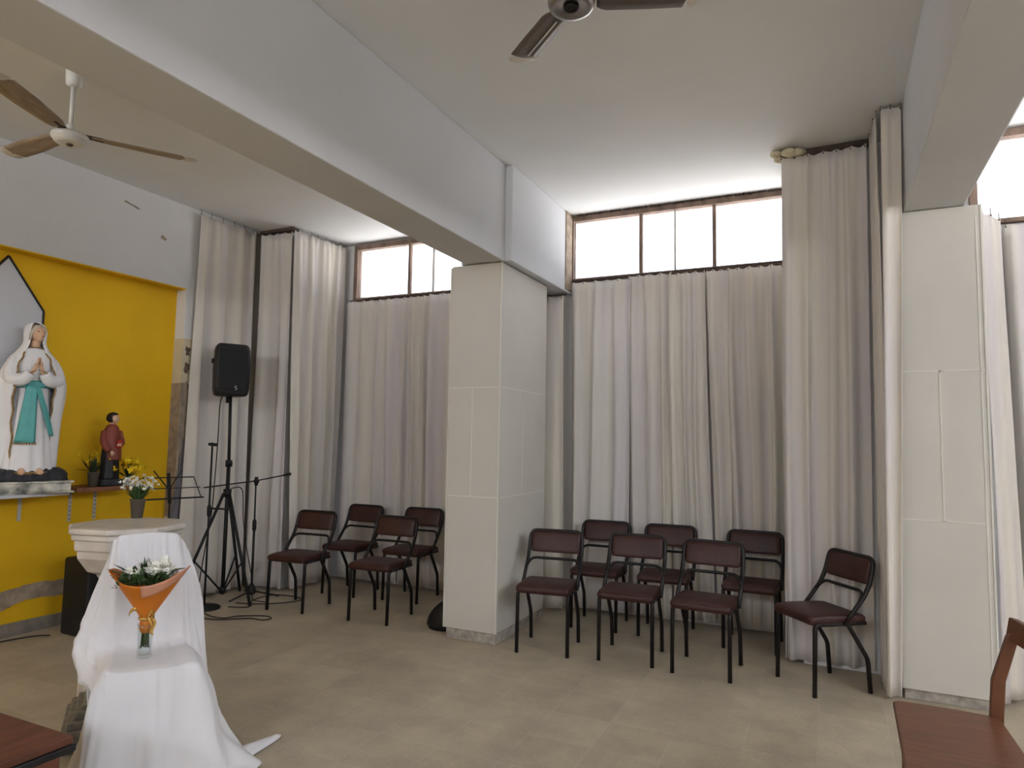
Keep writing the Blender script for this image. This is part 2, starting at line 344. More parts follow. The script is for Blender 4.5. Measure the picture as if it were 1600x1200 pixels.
# ---------------------------------------------------------------- curtains
def curtain(label, a, b, zt, qa, qb, zb, folds, amp, seed, mt='curtain', hooks=6, ampt=.35, hem=.012, side=1, edge=.0, group='white curtains hung along the windows'):
    rng = random.Random(seed); a = Vector(a); b = Vector(b); qa = Vector(qa); qb = Vector(qb)
    nx = max(24, folds*14); nz = 34; rows = []
    ph = [rng.uniform(-.22, .22) for _ in range(folds*2+3)]
    am = [rng.uniform(.45, 1.15) for _ in range(folds*2+3)]
    d = (b-a).normalized(); nrm = Vector((d.y, -d.x))*side
    ctr = (a+b)/2; rowsN = []
    for j in range(nz+1):
        t = j/nz; z0 = zt; row = []
        A = a.lerp(qa, t**1.2); B = b.lerp(qb, t**1.2)
        k = ampt+(1-ampt)*min(1, t*2.2)
        for i in range(nx+1):
            s = i/nx; u = s*folds
            wob = noise.noise(Vector((u*.45, t*1.1, seed*7.3)))*.55*t**.6
            uu = u+wob; ii = int(max(0, min(folds*2, uu*2))); fr = uu*2-ii; fr = max(0, min(1, fr)); fr = fr*fr*(3-2*fr)
            amv = am[ii]*(1-fr)+am[ii+1]*fr; phv = ph[ii]*(1-fr)+ph[ii+1]*fr
            x = math.sin(2*PI*(uu+phv)); x = math.copysign(abs(x)**.75, x)
            off = amp*k*amv*x+amp*.25*noise.noise(Vector((u*2.3, t*2.5, seed*3.1)))
            # gathering hem at the hooks
            off += amp*.18*math.sin(2*PI*u*2.3+seed)*(1-t)**6
            lat = amp*.45*k*amv*math.cos(2*PI*(uu+phv))*math.sin(PI*s)
            p = A.lerp(B, s)+nrm*off+d*lat
            ztop = zt-.018*abs(math.sin(PI*s*hooks))**.7
            zbot = zb+hem*(noise.noise(Vector((u*1.3, 5.1, seed)))+.6)
            row.append((p.x, p.y, ztop+(zbot-ztop)*t))
        rows.append(row)
    org = Vector((ctr.x, ctr.y, zb))
    r = empty('curtain', org, 0, label, 'curtain', group)
    rows = [[tuple(Vector(p)-org) for p in row] for row in rows]
    m = MB().grid(rows); o = m.build('curtain_cloth', mt, r, solid=.003)
    for h in range(hooks+1):
        s = min(.985, max(.015, h/hooks)); p = a.lerp(b, s); q = Vector(rows[0][int(s*nx)])
        hk = MB().tube([(q.x, q.y, q.z-.015), (q.x, q.y, q.z+.02), (q.x-.004, q.y-.004, q.z+.032)], .0025, 5); hk.ball((q.x, q.y-.003, q.z-.015), .005, 6, 4)
        hk.build('curtain_hook', 'darkwood', r)
    return r
X0 = -5.29
# left bay: side wall, short return, side again
curtain('tall cream curtain beside the yellow wall behind the loudspeaker', (X0, 4.38), (X0, 5.03), ZC-.03, (-5.27, 4.30), (-5.22, 4.98), .02, 3, .032, 1, hooks=5)
curtain('narrow curtain filling the inner corner right of the loudspeaker', (-5.25, 5.09), (-4.87, 5.12), ZC-.045, (-5.2, 5.04), (-4.80, 5.10), .02, 2, .028, 2, 'curtain_cool', hooks=4)
curtain('cream curtain on the projecting corner left of the first window', (-4.84, 5.12), (-4.76, 5.84), ZC-.03, (-4.72, 5.13), (-4.76, 5.78), .02, 4, .032, 3, hooks=7)
# under the left window
curtain('wide smooth curtain under the left window, next to the projecting corner', (-4.70, 5.80), (-3.965, 5.80), 2.94, (-4.72, 5.79), (-3.96, 5.79), .03, 4, .03, 4, 'curtain_cool', hooks=7)
curtain('middle curtain under the left window with a crumpled edge', (-3.985, 5.815), (-3.65, 5.815), 2.945, (-3.94, 5.79), (-3.63, 5.79), .03, 3, .04, 5, hooks=4)
curtain('rightmost curtain under the left window beside the left column', (-3.665, 5.80), (-2.75, 5.80), 2.95, (-3.6, 5.79), (-2.8, 5.79), .03, 4, .036, 6, 'curtain_cool', hooks=6)
# sliver right of the left column
curtain('lower hung curtain strip right behind the left column', (-2.6, 5.68), (-2.18, 5.70), 2.80, (-2.5, 5.62), (-2.14, 5.66), .03, 2, .022, 7, 'curtain', hooks=3)
# middle bay
curtain('leftmost curtain under the middle window, with wide flat folds', (-2.13, 5.80), (-1.585, 5.80), 2.94, (-2.10, 5.77), (-1.585, 5.77), .03, 3, .03, 8, 'curtain_cool', hooks=5)
curtain('curtain with a cream turned edge under the middle window, second from left', (-1.61, 5.815), (-1.23, 5.815), 2.96, (-1.59, 5.79), (-1.23, 5.82), .03, 3, .032, 9, 'curtain', hooks=4)
curtain('tightly pleated curtain in the middle of the middle window', (-1.25, 5.80), (-.945, 5.80), 2.945, (-1.21, 5.82), (-.88, 5.82), .03, 3, .034, 10, 'curtain_cool', hooks=4)
curtain('curtain beside the dark slit under the middle window, right of centre', (-.935, 5.80), (-.75, 5.80), 2.945, (-.855, 5.80), (-.735, 5.80), .03, 1, .035, 11, 'curtain_cool', hooks=3)
curtain('rightmost curtain under the middle window behind the chairs', (-.765, 5.815), (-.33, 5.815), 2.95, (-.73, 5.79), (-.36, 5.79), .03, 3, .036, 12, 'curtain', hooks=5)
# projecting corner, right
curtain('tall cream curtain on the side of the corner right of the middle window', (-.275, 5.74), (-.285, 5.13), ZC-.05, (-.29, 5.7), (-.30, 5.15), .02, 4, .018, 13, 'curtain', hooks=4, side=-1)
curtain('tall wide curtain hanging from the dark rod behind the single turned chair', (-.29, 5.08), (.25, 5.05), ZC-.05, (-.31, 5.16), (.23, 5.165), .02, 4, .032, 14, 'curtain_cool', hooks=6)
curtain('ceiling-high curtain on the left side of the right column', (.275, 5.02), (.285, 4.66), ZC-.01, (.275, 5.03), (.28, 4.72), .02, 2, .02, 15, 'curtain', hooks=3)
curtain('narrow yellowish curtain squeezed between the beam and the right column', (.31, 4.62), (.42, 4.62), ZC-.01, (.27, 4.70), (.345, 4.72), .02, 1, .016, 16, 'curtain', hooks=2)
curtain('curtain hanging right of the right column', (.85, 4.92), (.99, 5.14), 2.955, (.87, 4.86), (1.03, 5.1), .02, 2, .022, 17, 'curtain', hooks=2)
curtain('curtain under the right window at the photo edge', (1.03, 5.24), (2.3, 5.24), 2.94, (1.05, 5.22), (2.3, 5.22), .02, 6, .034, 18, 'curtain_cool', hooks=9)
# rods
def rod(label, pts, r, rough=0, m='darkwood'):
    o = MB().tube(pts, r, 8).build('curtain_rod', m); tag(o, label, 'curtain rod'); return o
rod('thin rail over the curtains under the left window', [(-4.72, 5.855, 2.958), (-2.57, 5.855, 2.97)], .006)
rod('thin rail over the curtains under the middle window', [(-2.18, 5.855, 2.962), (.0, 5.855, 2.978)], .006)
rod('short rail in the shadow right behind the left column', [(-2.6, 5.735, 2.815), (-2.16, 5.735, 2.815)], .008)
rod('dark rough rod at the ceiling over the tall curtain behind the single chair', [(-.22, 5.14, ZC-.022), (.0, 5.135, ZC-.02), (.27, 5.12, ZC-.02)], .03)
m = MB(); rng = random.Random(5)
for i in range(12):
    m.ball((-.33+rng.uniform(0, .17), 5.02+rng.uniform(0, .14), ZC-.035+rng.uniform(-.012, .015)), (.045, .04, .026), 7, 5)
o = m.build('plaster_lump', 'cream_patch'); tag(o, 'lumpy pale plaster at the ceiling on the corner of the dark rod', 'plaster lump')
struct('trim_4', MB().box((-5.3, 5.11, ZC-.03), (-4.86, 5.2, ZC)), 'darkwood')

# worn patches on the left wall
def blob(pts, jit, n, seed):
    rng = random.Random(seed); out = []
    for i in range(len(pts)):
        a = pts[i]; b = pts[(i+1) % len(pts)]
        for k in range(n):
            t = k/n; out.append((a[0]+(b[0]-a[0])*t+rng.uniform(-jit, jit), a[1]+(b[1]-a[1])*t+rng.uniform(-jit, jit)))
    return out
def wallpatch(name, x, poly, th, mt, label=None):   # poly in (y, z) on a plane facing +x
    n = len(poly); m = MB(); m.add([(x, y, z) for y, z in poly]+[(x+th, y, z) for y, z in poly], [tuple(range(n)), tuple(range(2*n-1, n-1, -1))]+[(i, n+i, n+(i+1) % n, (i+1) % n) for i in range(n)])
    return struct(name, m, mt, label)
wallpatch('trim_5', -5.461, blob([(2.2, .30), (2.2, .20), (2.99, .195), (3.15, .24), (3.6, .225), (3.6, .345), (3.2, .355), (2.99, .33)], .008, 8, 1), .006, 'plaster', 'band of bare plaster low on the yellow wall')
wallpatch('trim_6', -5.3405, blob([(4.302, 2.36), (4.302, .8), (4.40, .8), (4.40, 2.36)], .002, 8, 2), .003, 'cream_patch', 'cream patch on the wall edge')
wallpatch('trim_7', -5.338, blob([(4.303, 1.95), (4.303, .75), (4.385, .75), (4.40, 1.3), (4.39, 1.93), (4.35, 1.96)], .008, 8, 3), .004, 'plaster', 'bare plaster strip on the wall edge')
wallpatch('trim_8', -5.338, blob([(4.33, 2.30), (4.325, 2.22), (4.36, 2.2), (4.375, 2.27)], .01, 4, 4), .004, 'brownpatch')
wallpatch('trim_9', -5.338, blob([(4.325, 2.14), (4.32, 2.05), (4.36, 2.04), (4.37, 2.13)], .006, 4, 5), .004, 'brownpatch')
struct('trim_11', MB().box((-5.459, 4.2965, .8), (-5.338, 4.3, 2.36)), 'cream_patch')
struct('trim_12', MB().box((-5.459, 4.294, .75), (-5.336, 4.2964, 1.95)), 'plaster')
wallpatch('trim_13', -5.3405, blob([(3.66, 3.44), (3.65, 3.425), (3.78, 3.40), (3.80, 3.41)], .006, 3, 6), .003, 'plaster')
wallpatch('trim_14', -5.3405, blob([(4.02, 3.25), (4.01, 3.22), (4.06, 3.2), (4.07, 3.22)], .004, 3, 7), .003, 'plaster')
# chips on ceiling
m = MB(); m.ball((-1.63, 1.93, ZC), (.03, .05, .006), 8, 4); struct('trim_10', m, 'plaster')

# white pointed board behind the statue
ap = [(2.866, 2.774), (3.136, 2.407), (3.142, 1.06), (2.59, 1.06), (2.596, 2.407)]
def board(poly, x, th, mt, nm, par, c):
    n = len(poly); m = MB(); m.add([(x-c[0], y-c[1], z-c[2]) for y, z in poly]+[(x+th-c[0], y-c[1], z-c[2]) for y, z in poly], [tuple(range(n)), tuple(range(2*n-1, n-1, -1))]+[(i, n+i, n+(i+1) % n, (i+1) % n) for i in range(n)])
    return m.build(nm, mt, par)
c0 = (-5.455, 2.866, 1.06)
r = empty('pointed_board', c0, 0, 'white pointed board with black outline on the yellow wall behind the large statue', 'board')
board(ap, -5.458, .012, 'panelwhite', 'board_face', r, c0)
m = MB(); q = [(-5.444-c0[0], y-c0[1], z-c0[2]) for y, z in ap]
for i in (4, 0, 1, 3):
    a = Vector(q[i]); b = Vector(q[(i+1) % 5]); 
    if i == 3: b = Vector(q[4])
    m.tube([a, b], .009, 4, False)
m.build('black_border', 'blackborder', r)

# ---------------------------------------------------------------- chairs
def make_chair(label):
    r = empty('upholstered_chair', (0, 0, 0), 0, label, 'chair', 'brown upholstered chairs along the curtains')
    R_ = .0138; X = .182
    for s in (-1, 1):
        MB().tube(fillet([(s*X, 0, 0), (s*X, .012, .415), (s*X, .06, .418)], .05), R_, 8).build('leg', 'tube', r)
        MB().tube(fillet([(s*X, .385, 0), (s*X, .372, .20), (s*X, .235, .415), (s*X, .20, .418)], .03), R_, 8).build('leg', 'tube', r)
    m = MB(); m.tube([(-X, .06, .418), (-X, .36, .418)], R_, 8); m.tube([(X, .06, .418), (X, .36, .418)], R_, 8); m.tube([(-X, .30, .418), (X, .30, .418)], .01, 8); m.tube([(-X, .08, .418), (X, .08, .418)], .01, 8)
    m.build('seat_frame', 'tube', r)
    Q = X+.022
    bf = fillet([(-Q, .20, .42), (-Q, .345, .585), (-Q, .385, .665), (-Q+.004, .42, .80), (Q-.004, .42, .80), (Q, .385, .665), (Q, .345, .585), (Q, .20, .42)], .055, 6)
    MB().tube(bf, R_, 8).build('back_frame', 'tube', r)
    MB().tube(fillet([(-Q, .305, .545), (-Q+.03, .352, .604), (Q-.03, .352, .604), (Q, .305, .545)], .04, 5), .0105, 8).build('crossbar', 'tube', r)
    # seat cushion: rounded slab with a waterfall front
    rows = []; W = .192
    prof = [(-.012, .414), (-.024, .432), (-.02, .456), (.0, .468), (.06, .474), (.18, .472), (.30, .470), (.345, .466), (.362, .455), (.362, .435), (.35, .424), (.18, .412), (.02, .412)]
    for xs, k in ((-1, .0), (-.985, .55), (-.93, .88), (-.8, .98), (-.4, 1), (.0, 1.01), (.4, 1), (.8, .98), (.93, .88), (.985, .55), (1, .0)):
        rows.append([(xs*W*(1.02 if y > .1 else 1), .17+(y-.17)*(1-.03*(1-k)-(.04 if abs(xs) > .95 else 0)), .446+(z-.446)*(.35+.65*k)) for y, z in prof])
    MB().grid(rows, True, True, True).build('seat', 'seat', r)
    rows = []; W = .188
    for xs, k in ((-1, .3), (-.99, .62), (-.94, .9), (-.8, 1), (-.4, 1), (0, 1), (.4, 1), (.8, 1), (.94, .9), (.99, .62), (1, .3)):
        row = []
        for i in range(16):
            a = 2*PI*i/16; ca, sa = math.cos(a), math.sin(a)
            u = math.copysign(abs(ca)**.5, ca); v = math.copysign(abs(sa)**.45, sa)
            zz = .720+v*.076*(.72+.28*k); y = .40+(zz-.72)*.27+u*.017*k-.006+.006*xs*xs
            row.append((xs*W, y, zz))
        rows.append(row)
    MB().grid(rows, True, True, True).build('backrest', 'seat', r)
    return r
chairs = [
 (-4.239, 4.548, 5, 'brown padded chair nearest the microphone stand, leftmost of all'),
 (-4.236, 5.233, 1, 'brown padded chair in the back row, behind and right of the leftmost chair'),
 (-3.412, 4.597, 3, 'brown padded chair in the front row just left of the left column'),
 (-3.591, 5.306, 2, 'brown padded chair in the back row, partly hidden by the left column'),
 (-1.858, 4.51, 8, 'brown padded front-row chair closest to the right side of the left column'),
 (-1.738, 5.28, 3, 'brown padded chair in the back row nearest the right side of the left column'),
 (-1.289, 4.602, 3, 'brown padded front-row chair in the middle of three, right of the left column'),
 (-1.198, 5.308, 3, 'brown padded chair in the middle of the back row of three under the middle window'),
 (-.786, 4.57, -3, 'brown padded chair at the right end of the front row of three'),
 (-.564, 5.292, -1, 'brown padded chair at the right end of the back row, against the curtain'),
 (-.232, 4.685, -52, 'single brown padded chair turned sideways near the right column'),
]
proto = make_chair(chairs[0][3])
for i, (x, y, a, lab) in enumerate(chairs):
    o = proto if i == 0 else copy_tree(proto)
    o['label'] = lab; o.location = (x, y, 0); o.rotation_euler = (0, 0, math.radians(a))

# ---------------------------------------------------------------- ceiling fans
def blade_mesh(L, w0, w1, rnd, pitch, th=.006, curve=0):
    n = 18; top = []; bot = []
    rows = []
    for i in range(n+1):
        t = i/n; x = L*t
        wd = (w0+(w1-w0)*min(1, t*1.8))
        if t > rnd: 
            q = (t-rnd)/(1-rnd); wd *= math.sqrt(max(.0, 1-q*q))+.02
        if t < .08: wd *= .7+.3*t/.08
        row = []
        for s in (-1, -.5, 0, .5, 1):
            yy = s*wd/2; z = -yy*math.tan(pitch)-curve*(1-s*s); row.append((x, yy, z+th/2))
        for s in (1, .5, 0, -.5, -1):
            yy = s*wd/2; z = -yy*math.tan(pitch)-curve*(1-s*s); row.append((x, yy, z-th/2))
        rows.append(row)
    return MB().grid(rows, True, True, True)
# left fan
fx, fy = -3.945, 2.348; hz = 3.165
r = empty('ceiling_fan', (fx, fy, ZC), 0, 'white ceiling fan with brown blades hanging behind the left beam', 'ceiling fan')
MB().lathe([(.03, 0), (.044, -.003), (.043, -.05), (.040, -.085), (.03, -.095), (.014, -.1)], (0, 0, 0)).build('canopy', 'white', r)
MB().lathe([(.0135, -.09), (.0135, -.335)], (0, 0, 0), 12).build('downrod', 'white', r)
h = MB().lathe([(.02, -.325), (.022, -.33), (.022, -.37), (.05, -.373), (.08, -.377), (.093, -.385), (.097, -.398), (.094, -.412), (.088, -.414), (.086, -.424), (.079, -.426), (.074, -.434), (.05, -.438), (.02, -.439), (.01, -.439)], (0, 0, 0), 32).build('motor_housing', 'white', r)
MB().lathe([(.016, -.437), (.018, -.444), (.012, -.448), (.004, -.449)], (0, 0, 0), 14).build('motor_cap', 'darkwood', h)
for i in range(3):
    a = math.radians(58)+i*2*PI/3
    e = blade_mesh(.50, .085, .125, .97, math.radians(-9)).build('fan_blade', 'blade', r)
    e.location = (.105*math.cos(a), .105*math.sin(a), -.378); e.rotation_euler = (0, 0, a)
    t = blade_mesh(.075, .126, .126, .0, math.radians(-9), .005).build('blade_tip', 'bladetip', e); t.location = (.49, 0, 0)
    k = MB().box((-.05, -.018, -.003), (.06, .018, .009)); k.build('blade_bracket', 'darkwood', e)
    if i == 0: pass
# middle fan: bare metal, near the camera
mx_, my_ = -.905, 2.42
r = empty('ceiling_fan', (mx_, my_, ZC), 0, 'metal ceiling fan with ribbed blades and pale tips at the top of the photo', 'ceiling fan')
MB().lathe([(.03, 0), (.055, -.003), (.05, -.04), (.02, -.07)], (0, 0, 0)).build('canopy', 'alu', r)
MB().lathe([(.012, -.06), (.012, -.28)], (0, 0, 0), 12).build('downrod', 'alu', r)
h = MB().lathe([(.02, -.265), (.06, -.275), (.085, -.295), (.096, -.325), (.094, -.36), (.085, -.378), (.07, -.381), (.05, -.375), (.03, -.372), (.004, -.372)], (0, 0, 0), 36).build('motor_housing', 'alu', r)
MB().lathe([(.03, -.372), (.03, -.38), (.022, -.385), (.02, -.377), (.01, -.377)], (0, 0, 0), 16).build('motor_cap', 'black', h)
for i in range(3):
    a = math.radians(139)+i*2*PI/3
    e = blade_mesh(.36, .12, .132, .995, math.radians(10)).build('fan_blade', 'alublade', r)
    e.location = (.10*math.cos(a), .10*math.sin(a), -.34); e.rotation_euler = (0, 0, a)
    for yy in (-.012, -.038):
        MB().tube([(.05, yy, -.004-yy*math.tan(math.radians(10))-.004), (.33, yy, -.004-yy*math.tan(math.radians(10))-.004)], .0035, 6).build('blade_rib', 'white', e)
    tp = blade_mesh(.05, .134, .134, .0, math.radians(10)); t = tp.build('blade_tip', 'bladetip', e); t.location = (.358, 0, 0)

# ---------------------------------------------------------------- loudspeaker on its stand
sp = (-4.96, 4.54)
r = empty('speaker_stand', (sp[0], sp[1], 0), 0, 'black tripod loudspeaker stand in front of the curtains left', 'speaker stand')
MB().tube([(0, 0, .07), (0, 0, 1.25)], .0175, 10).build('pole', 'black', r)
MB().tube([(0, 0, 1.2), (-.02, 0, 1.85)], .0145, 10).build('upper_pole', 'black', r)
m = MB(); m.lathe([(.02, 1.20), (.03, 1.2), (.03, 1.26), (.02, 1.26)]); m.tube([(0, 0, 1.23), (.06, -.03, 1.23)], .006); m.ball((.065, -.033, 1.23), .014, 8, 6); m.build('clamp_collar', 'black', r)
MB().lathe([(.02, .93), (.035, .93), (.035, 1.0), (.02, 1.0)]).build('leg_collar', 'black', r)
MB().lathe([(.018, .08), (.03, .08), (.03, .13), (.018, .13)]).build('brace_collar', 'black', r)
for k in range(3):
    a = math.radians(-6+k*120); c, s = math.cos(a), math.sin(a)
    MB().tube([(.03*c, .03*s, .96), (.38*c, .38*s, .015)], .013, 8).build('leg', 'black', r)
    MB().tube([(.02*c, .02*s, .105), (.24*c, .24*s, .37)], .008, 6).build('brace', 'black', r)
# speaker box
r = empty('loudspeaker', (sp[0]-.045, sp[1], 1.84), math.radians(60), 'black loudspeaker on top of the tripod stand in front of the curtains', 'loudspeaker')
rows = []
for z, k in ((0, .86), (.02, .95), (.06, 1), (.24, 1.03), (.42, .98), (.455, .92), (.475, .8)):
    pf = []
    for x, y in ((-.15, -.12), (-.12, -.14), (.12, -.14), (.15, -.12), (.14, .02), (.10, .13), (.05, .15), (-.05, .15), (-.10, .13), (-.14, .02)):
        pf.append((x*k, y*k, z))
    rows.append(pf)
MB().grid(rows, True, True, True).build('cabinet', 'black', r, bevel=.008)
MB().prism([(-.118, 0), (.118, 0), (.118, .36), (-.118, .36)], 0, 1)
g = MB().box((-.118, -.148, .055), (.118, -.138, .42)).build('grille', 'grille', r, bevel=.01)
MB().tube([(.03+.0, -.151, .09), (.018, -.152, .085), (.018, -.152, .075), (.034, -.152, .07), (.034, -.152, .06), (.02, -.151, .055)], .0035, 5).build('badge', 'silver', g)
for s in (-1, 1): MB().box((s*.145-.006, -.02, .30), (s*.145+.006, .05, .34)).build('handle_recess', 'grille', r)
MB().lathe([(.022, -.06), (.022, .01), (.03, .015)]).build('pole_socket', 'black', r)

# black speaker on the floor, by the yellow wall
r = empty('floor_loudspeaker', (-5.05, 3.46, 0), math.radians(88), 'large black loudspeaker on the floor against the yellow wall behind the marble font', 'loudspeaker')
MB().box((-.19, -.15, 0), (.19, .16, .56)).build('cabinet', 'black', r, bevel=.02, seg=3)
MB().box((-.165, -.156, .03), (.165, -.149, .53)).build('grille', 'grille', r, bevel=.004)
# black object behind the left column
r = empty('equipment_bag', (-2.80, 4.78, 0), 0, 'rounded black bag on the floor half hidden behind the foot of the left column', 'bag')
rows = []
for i in range(9):
    t = i/8; z = .2*t; rx = .155*(1-(max(0, t-.25)/.75)**2*.62); ry = .11*(1-(t**2)*.5)
    if i == 0: rx *= .85
    rows.append([(rx*math.cos(2*PI*k/16)+.03*t, ry*math.sin(2*PI*k/16)*1.0, z) for k in range(16)])
MB().grid(rows, True, True, True).build('bag_body', 'black', r)
MB().tube([(-.05, -.03, .17), (-.0, -.05, .2), (.06, -.05, .215), (.1, -.02, .19)], .006, 6, res=4).build('bag_handle', 'black', r)

# ---------------------------------------------------------------- microphone stands
r = empty('microphone_stand', (-4.88, 4.80, 0), 0, 'black boom microphone stand right of the loudspeaker stand', 'microphone stand')
MB().tube([(0, 0, .08), (0, 0, .70)], .011, 8).build('pole', 'black', r)
MB().tube([(0, 0, .66), (-.005, 0, 1.06)], .007, 8).build('upper_pole', 'black', r)
MB().lathe([(.012, .6), (.019, .62), (.019, .69), (.01, .71)]).build('height_clutch', 'black', r)
MB().lathe([(.014, .12), (.03, .1), (.04, .06), (.032, .03), (.015, .02)]).build('leg_hub', 'black', r)
k = MB(); k.ball((0, 0, 1.06), (.03, .022, .026)); k.tube([(0, 0, 1.02), (0, 0, 1.10)], .016, 8); k.build('boom_joint', 'black', r)
MB().tube([(-.36, -.28, 1.0), (0, 0, 1.065), (.32, .04, 1.13)], .006, 8).build('boom_arm', 'black', r)
MB().tube([(.29, .035, 1.123), (.37, .045, 1.14)], [.009, .013], 8).build('microphone_clip', 'black', r)
for q in range(3):
    a = math.radians(30+q*120); MB().tube([(0, 0, .06), (.25*math.cos(a), .25*math.sin(a), .012)], .008, 6).build('leg', 'black', r)
r = empty('straight_microphone_stand', (-4.905, 4.30, 0), 0, 'thin straight black microphone stand left of the loudspeaker pole', 'microphone stand')
MB().lathe([(.13, .0), (.13, .012), (.11, .022), (.02, .03), (.012, .05)], seg=28).build('round_base', 'black', r)
MB().tube([(0, 0, .03), (0, 0, 1.38)], .0085, 8).build('pole', 'black', r)
MB().lathe([(.011, .78), (.017, .8), (.017, .86), (.011, .88)]).build('height_clutch', 'black', r)
m = MB(); m.tube([(-.03, -.01, 1.405), (.045, .01, 1.40)], .014, 8); m.tube([(0, 0, 1.37), (0, 0, 1.42)], .008, 6); m.build('microphone_clip', 'black', r)
MB().tube([(0, 0, .85), (.14, .12, .84)], .008, 6).build('side_arm', 'black', r)

# music stand behind the font
r = empty('music_stand', (-4.85, 3.86, 0), math.radians(72), 'black folding wire music stand by the end of the yellow wall', 'music stand')
MB().tube([(0, 0, .25), (0, 0, 1.06)], .008, 8).build('pole', 'black', r)
for q in range(3):
    a = math.radians(30+q*120); MB().tube([(0, 0, .4), (.27*math.cos(a), .27*math.sin(a), .01)], .006, 6).build('leg', 'black', r)
m = MB()
zb, zt = .97, 1.135
m.tube([(-.26, -.02, zb), (.26, -.02, zb)], .0065, 6); m.tube([(-.245, .02, 1.05), (.245, .02, 1.05)], .004, 6)
m.tube([(-.20, .05, zt), (.20, .05, zt)], .005, 6)
m.tube([(-.215, .05, zt), (-.25, -.02, zb)], .004, 6); m.tube([(.20, .05, zt), (.24, -.02, zb)], .004, 6)
m.tube([(0, .03, 1.04), (-.11, .07, 1.19)], .005, 6); m.tube([(0, .03, 1.04), (.11, .07, 1.19)], .005, 6)
m.tube([(0, .0, .93), (0, .06, 1.17)], .014, 8)
m.build('desk_frame', 'black', r)
# grey cloth / metal strip leaning at the wall edge
m = MB(); rows = []
for j in range(9):
    t = j/8; z = 1.42-.75*t; wd = .02+.06*t; cy = 4.36-.05*t
    rows.append([(-5.325+.01*math.sin(k*1.7+t), cy-wd+2*wd*k/8, z) for k in range(9)])
m.grid(rows); o = m.build('grey_cloth', 'greycloth', solid=.004); tag(o, 'narrow striped grey cloth hanging at the wall edge behind the music stand', 'cloth')
o = MB().tube([(-5.31, 4.358, 1.41), (-5.308, 4.352, 1.26)], .005, 6).build('metal_rod', 'silver'); tag(o, 'short shiny metal rod hanging above the grey cloth', 'rod')

# cables
def cable(label, pts, rad=.005, res=8):
    o = MB().tube(pts, rad, 6, res=res).build('cable', 'cable'); tag(o, label, 'cable', 'black audio cables'); return o
cable('cable hanging from the loudspeaker left of its pole down to the floor', [(-5.06, 4.52, 1.845), (-5.03, 4.47, 1.75), (-5.0, 4.44, 1.45), (-4.99, 4.42, 1.1), (-5.01, 4.42, .8), (-5.07, 4.42, .46), (-5.12, 4.42, .14), (-5.08, 4.40, .01), (-5.0, 4.2, .008), (-4.9, 4.12, .008)])
cable('cable hanging in a curve between loudspeaker stand and boom microphone stand', [(-5.0, 4.62, 1.0), (-4.97, 4.72, .98), (-4.97, 4.75, .7), (-4.93, 4.78, .4), (-4.86, 4.80, .1), (-4.78, 4.72, .009), (-4.6, 4.7, .009)])
cable('cable lying in long flat loops on the floor before the tripod stand', [(-4.9, 4.05, .008), (-4.62, 4.06, .007), (-4.48, 4.10, .007), (-4.39, 4.18, .007), (-4.29, 4.24, .007), (-4.18, 4.25, .007), (-4.16, 4.32, .007), (-4.25, 4.35, .007), (-4.36, 4.30, .007), (-4.42, 4.20, .018), (-4.50, 4.14, .007), (-4.66, 4.14, .007), (-4.85, 4.22, .007)])
cable('tangled cable on the floor between the boom stand and the leftmost chair', [(-4.8, 4.55, .008), (-4.6, 4.62, .008), (-4.45, 4.75, .008), (-4.38, 4.9, .008), (-4.5, 4.98, .008), (-4.7, 4.9, .02), (-4.75, 4.7, .008), (-4.6, 4.5, .008), (-4.75, 4.42, .008)])
cable('cable running left to the floor loudspeaker under the yellow wall', [(-5.2, 3.2, .01), (-5.3, 3.1, .008), (-5.36, 2.8, .008), (-5.38, 2.4, .008)])

# ---------------------------------------------------------------- marble font
fc = (-3.73, 2.70)
r = empty('marble_font', (fc[0], fc[1], 0), 0, 'white marble octagonal font behind the white draped chair', 'font')
def ngon(R, z0, z1, rot=.2, n=8, sx=1): return [(R*sx*math.cos(rot+2*PI*k/n), R*math.sin(rot+2*PI*k/n)) for k in range(n)]
def tiers(prof, rot):
    rows = [[(R*.80*math.cos(rot+2*PI*k/8), R*.80*math.sin(rot+2*PI*k/8), z) for k in range(8)] for R, z in prof]; return MB().grid(rows, True, False, True)
rot = .62
tiers([(.37, .93), (.395, .94), (.395, .958), (.385, .967), (.33, .968)], rot).build('top_slab', 'marble', r, bevel=.004)
tiers([(.26, .72), (.33, .80), (.33, .84), (.352, .845), (.352, .90), (.375, .905), (.375, .93)], rot).build('bowl', 'marble', r, bevel=.004)
tiers([(.20, .12), (.2, .15), (.14, .2), (.13, .6), (.2, .7), (.26, .72)], rot).build('pedestal', 'marble', r, bevel=.004)
tiers([(.27, 0), (.27, .08), (.24, .085), (.24, .12)], rot).build('foot', 'marble', r, bevel=.004)
# stepped stone block
r = empty('stepped_stone_block', (-3.30, 2.37, 0), math.radians(54), 'stepped grey stone block on the floor behind the left hem of the white cloth', 'stone block')
MB().box((-.21, -.21, 0), (.21, .21, .10)).build('lower_step', 'stone', r, bevel=.006)
MB().box((-.19, -.19, .10), (.19, .19, .135)).box((-.16, -.16, .135), (.16, .16, .165)).box((-.13, -.13, .165), (.13, .13, .19)).build('upper_steps', 'stone', r, bevel=.006)

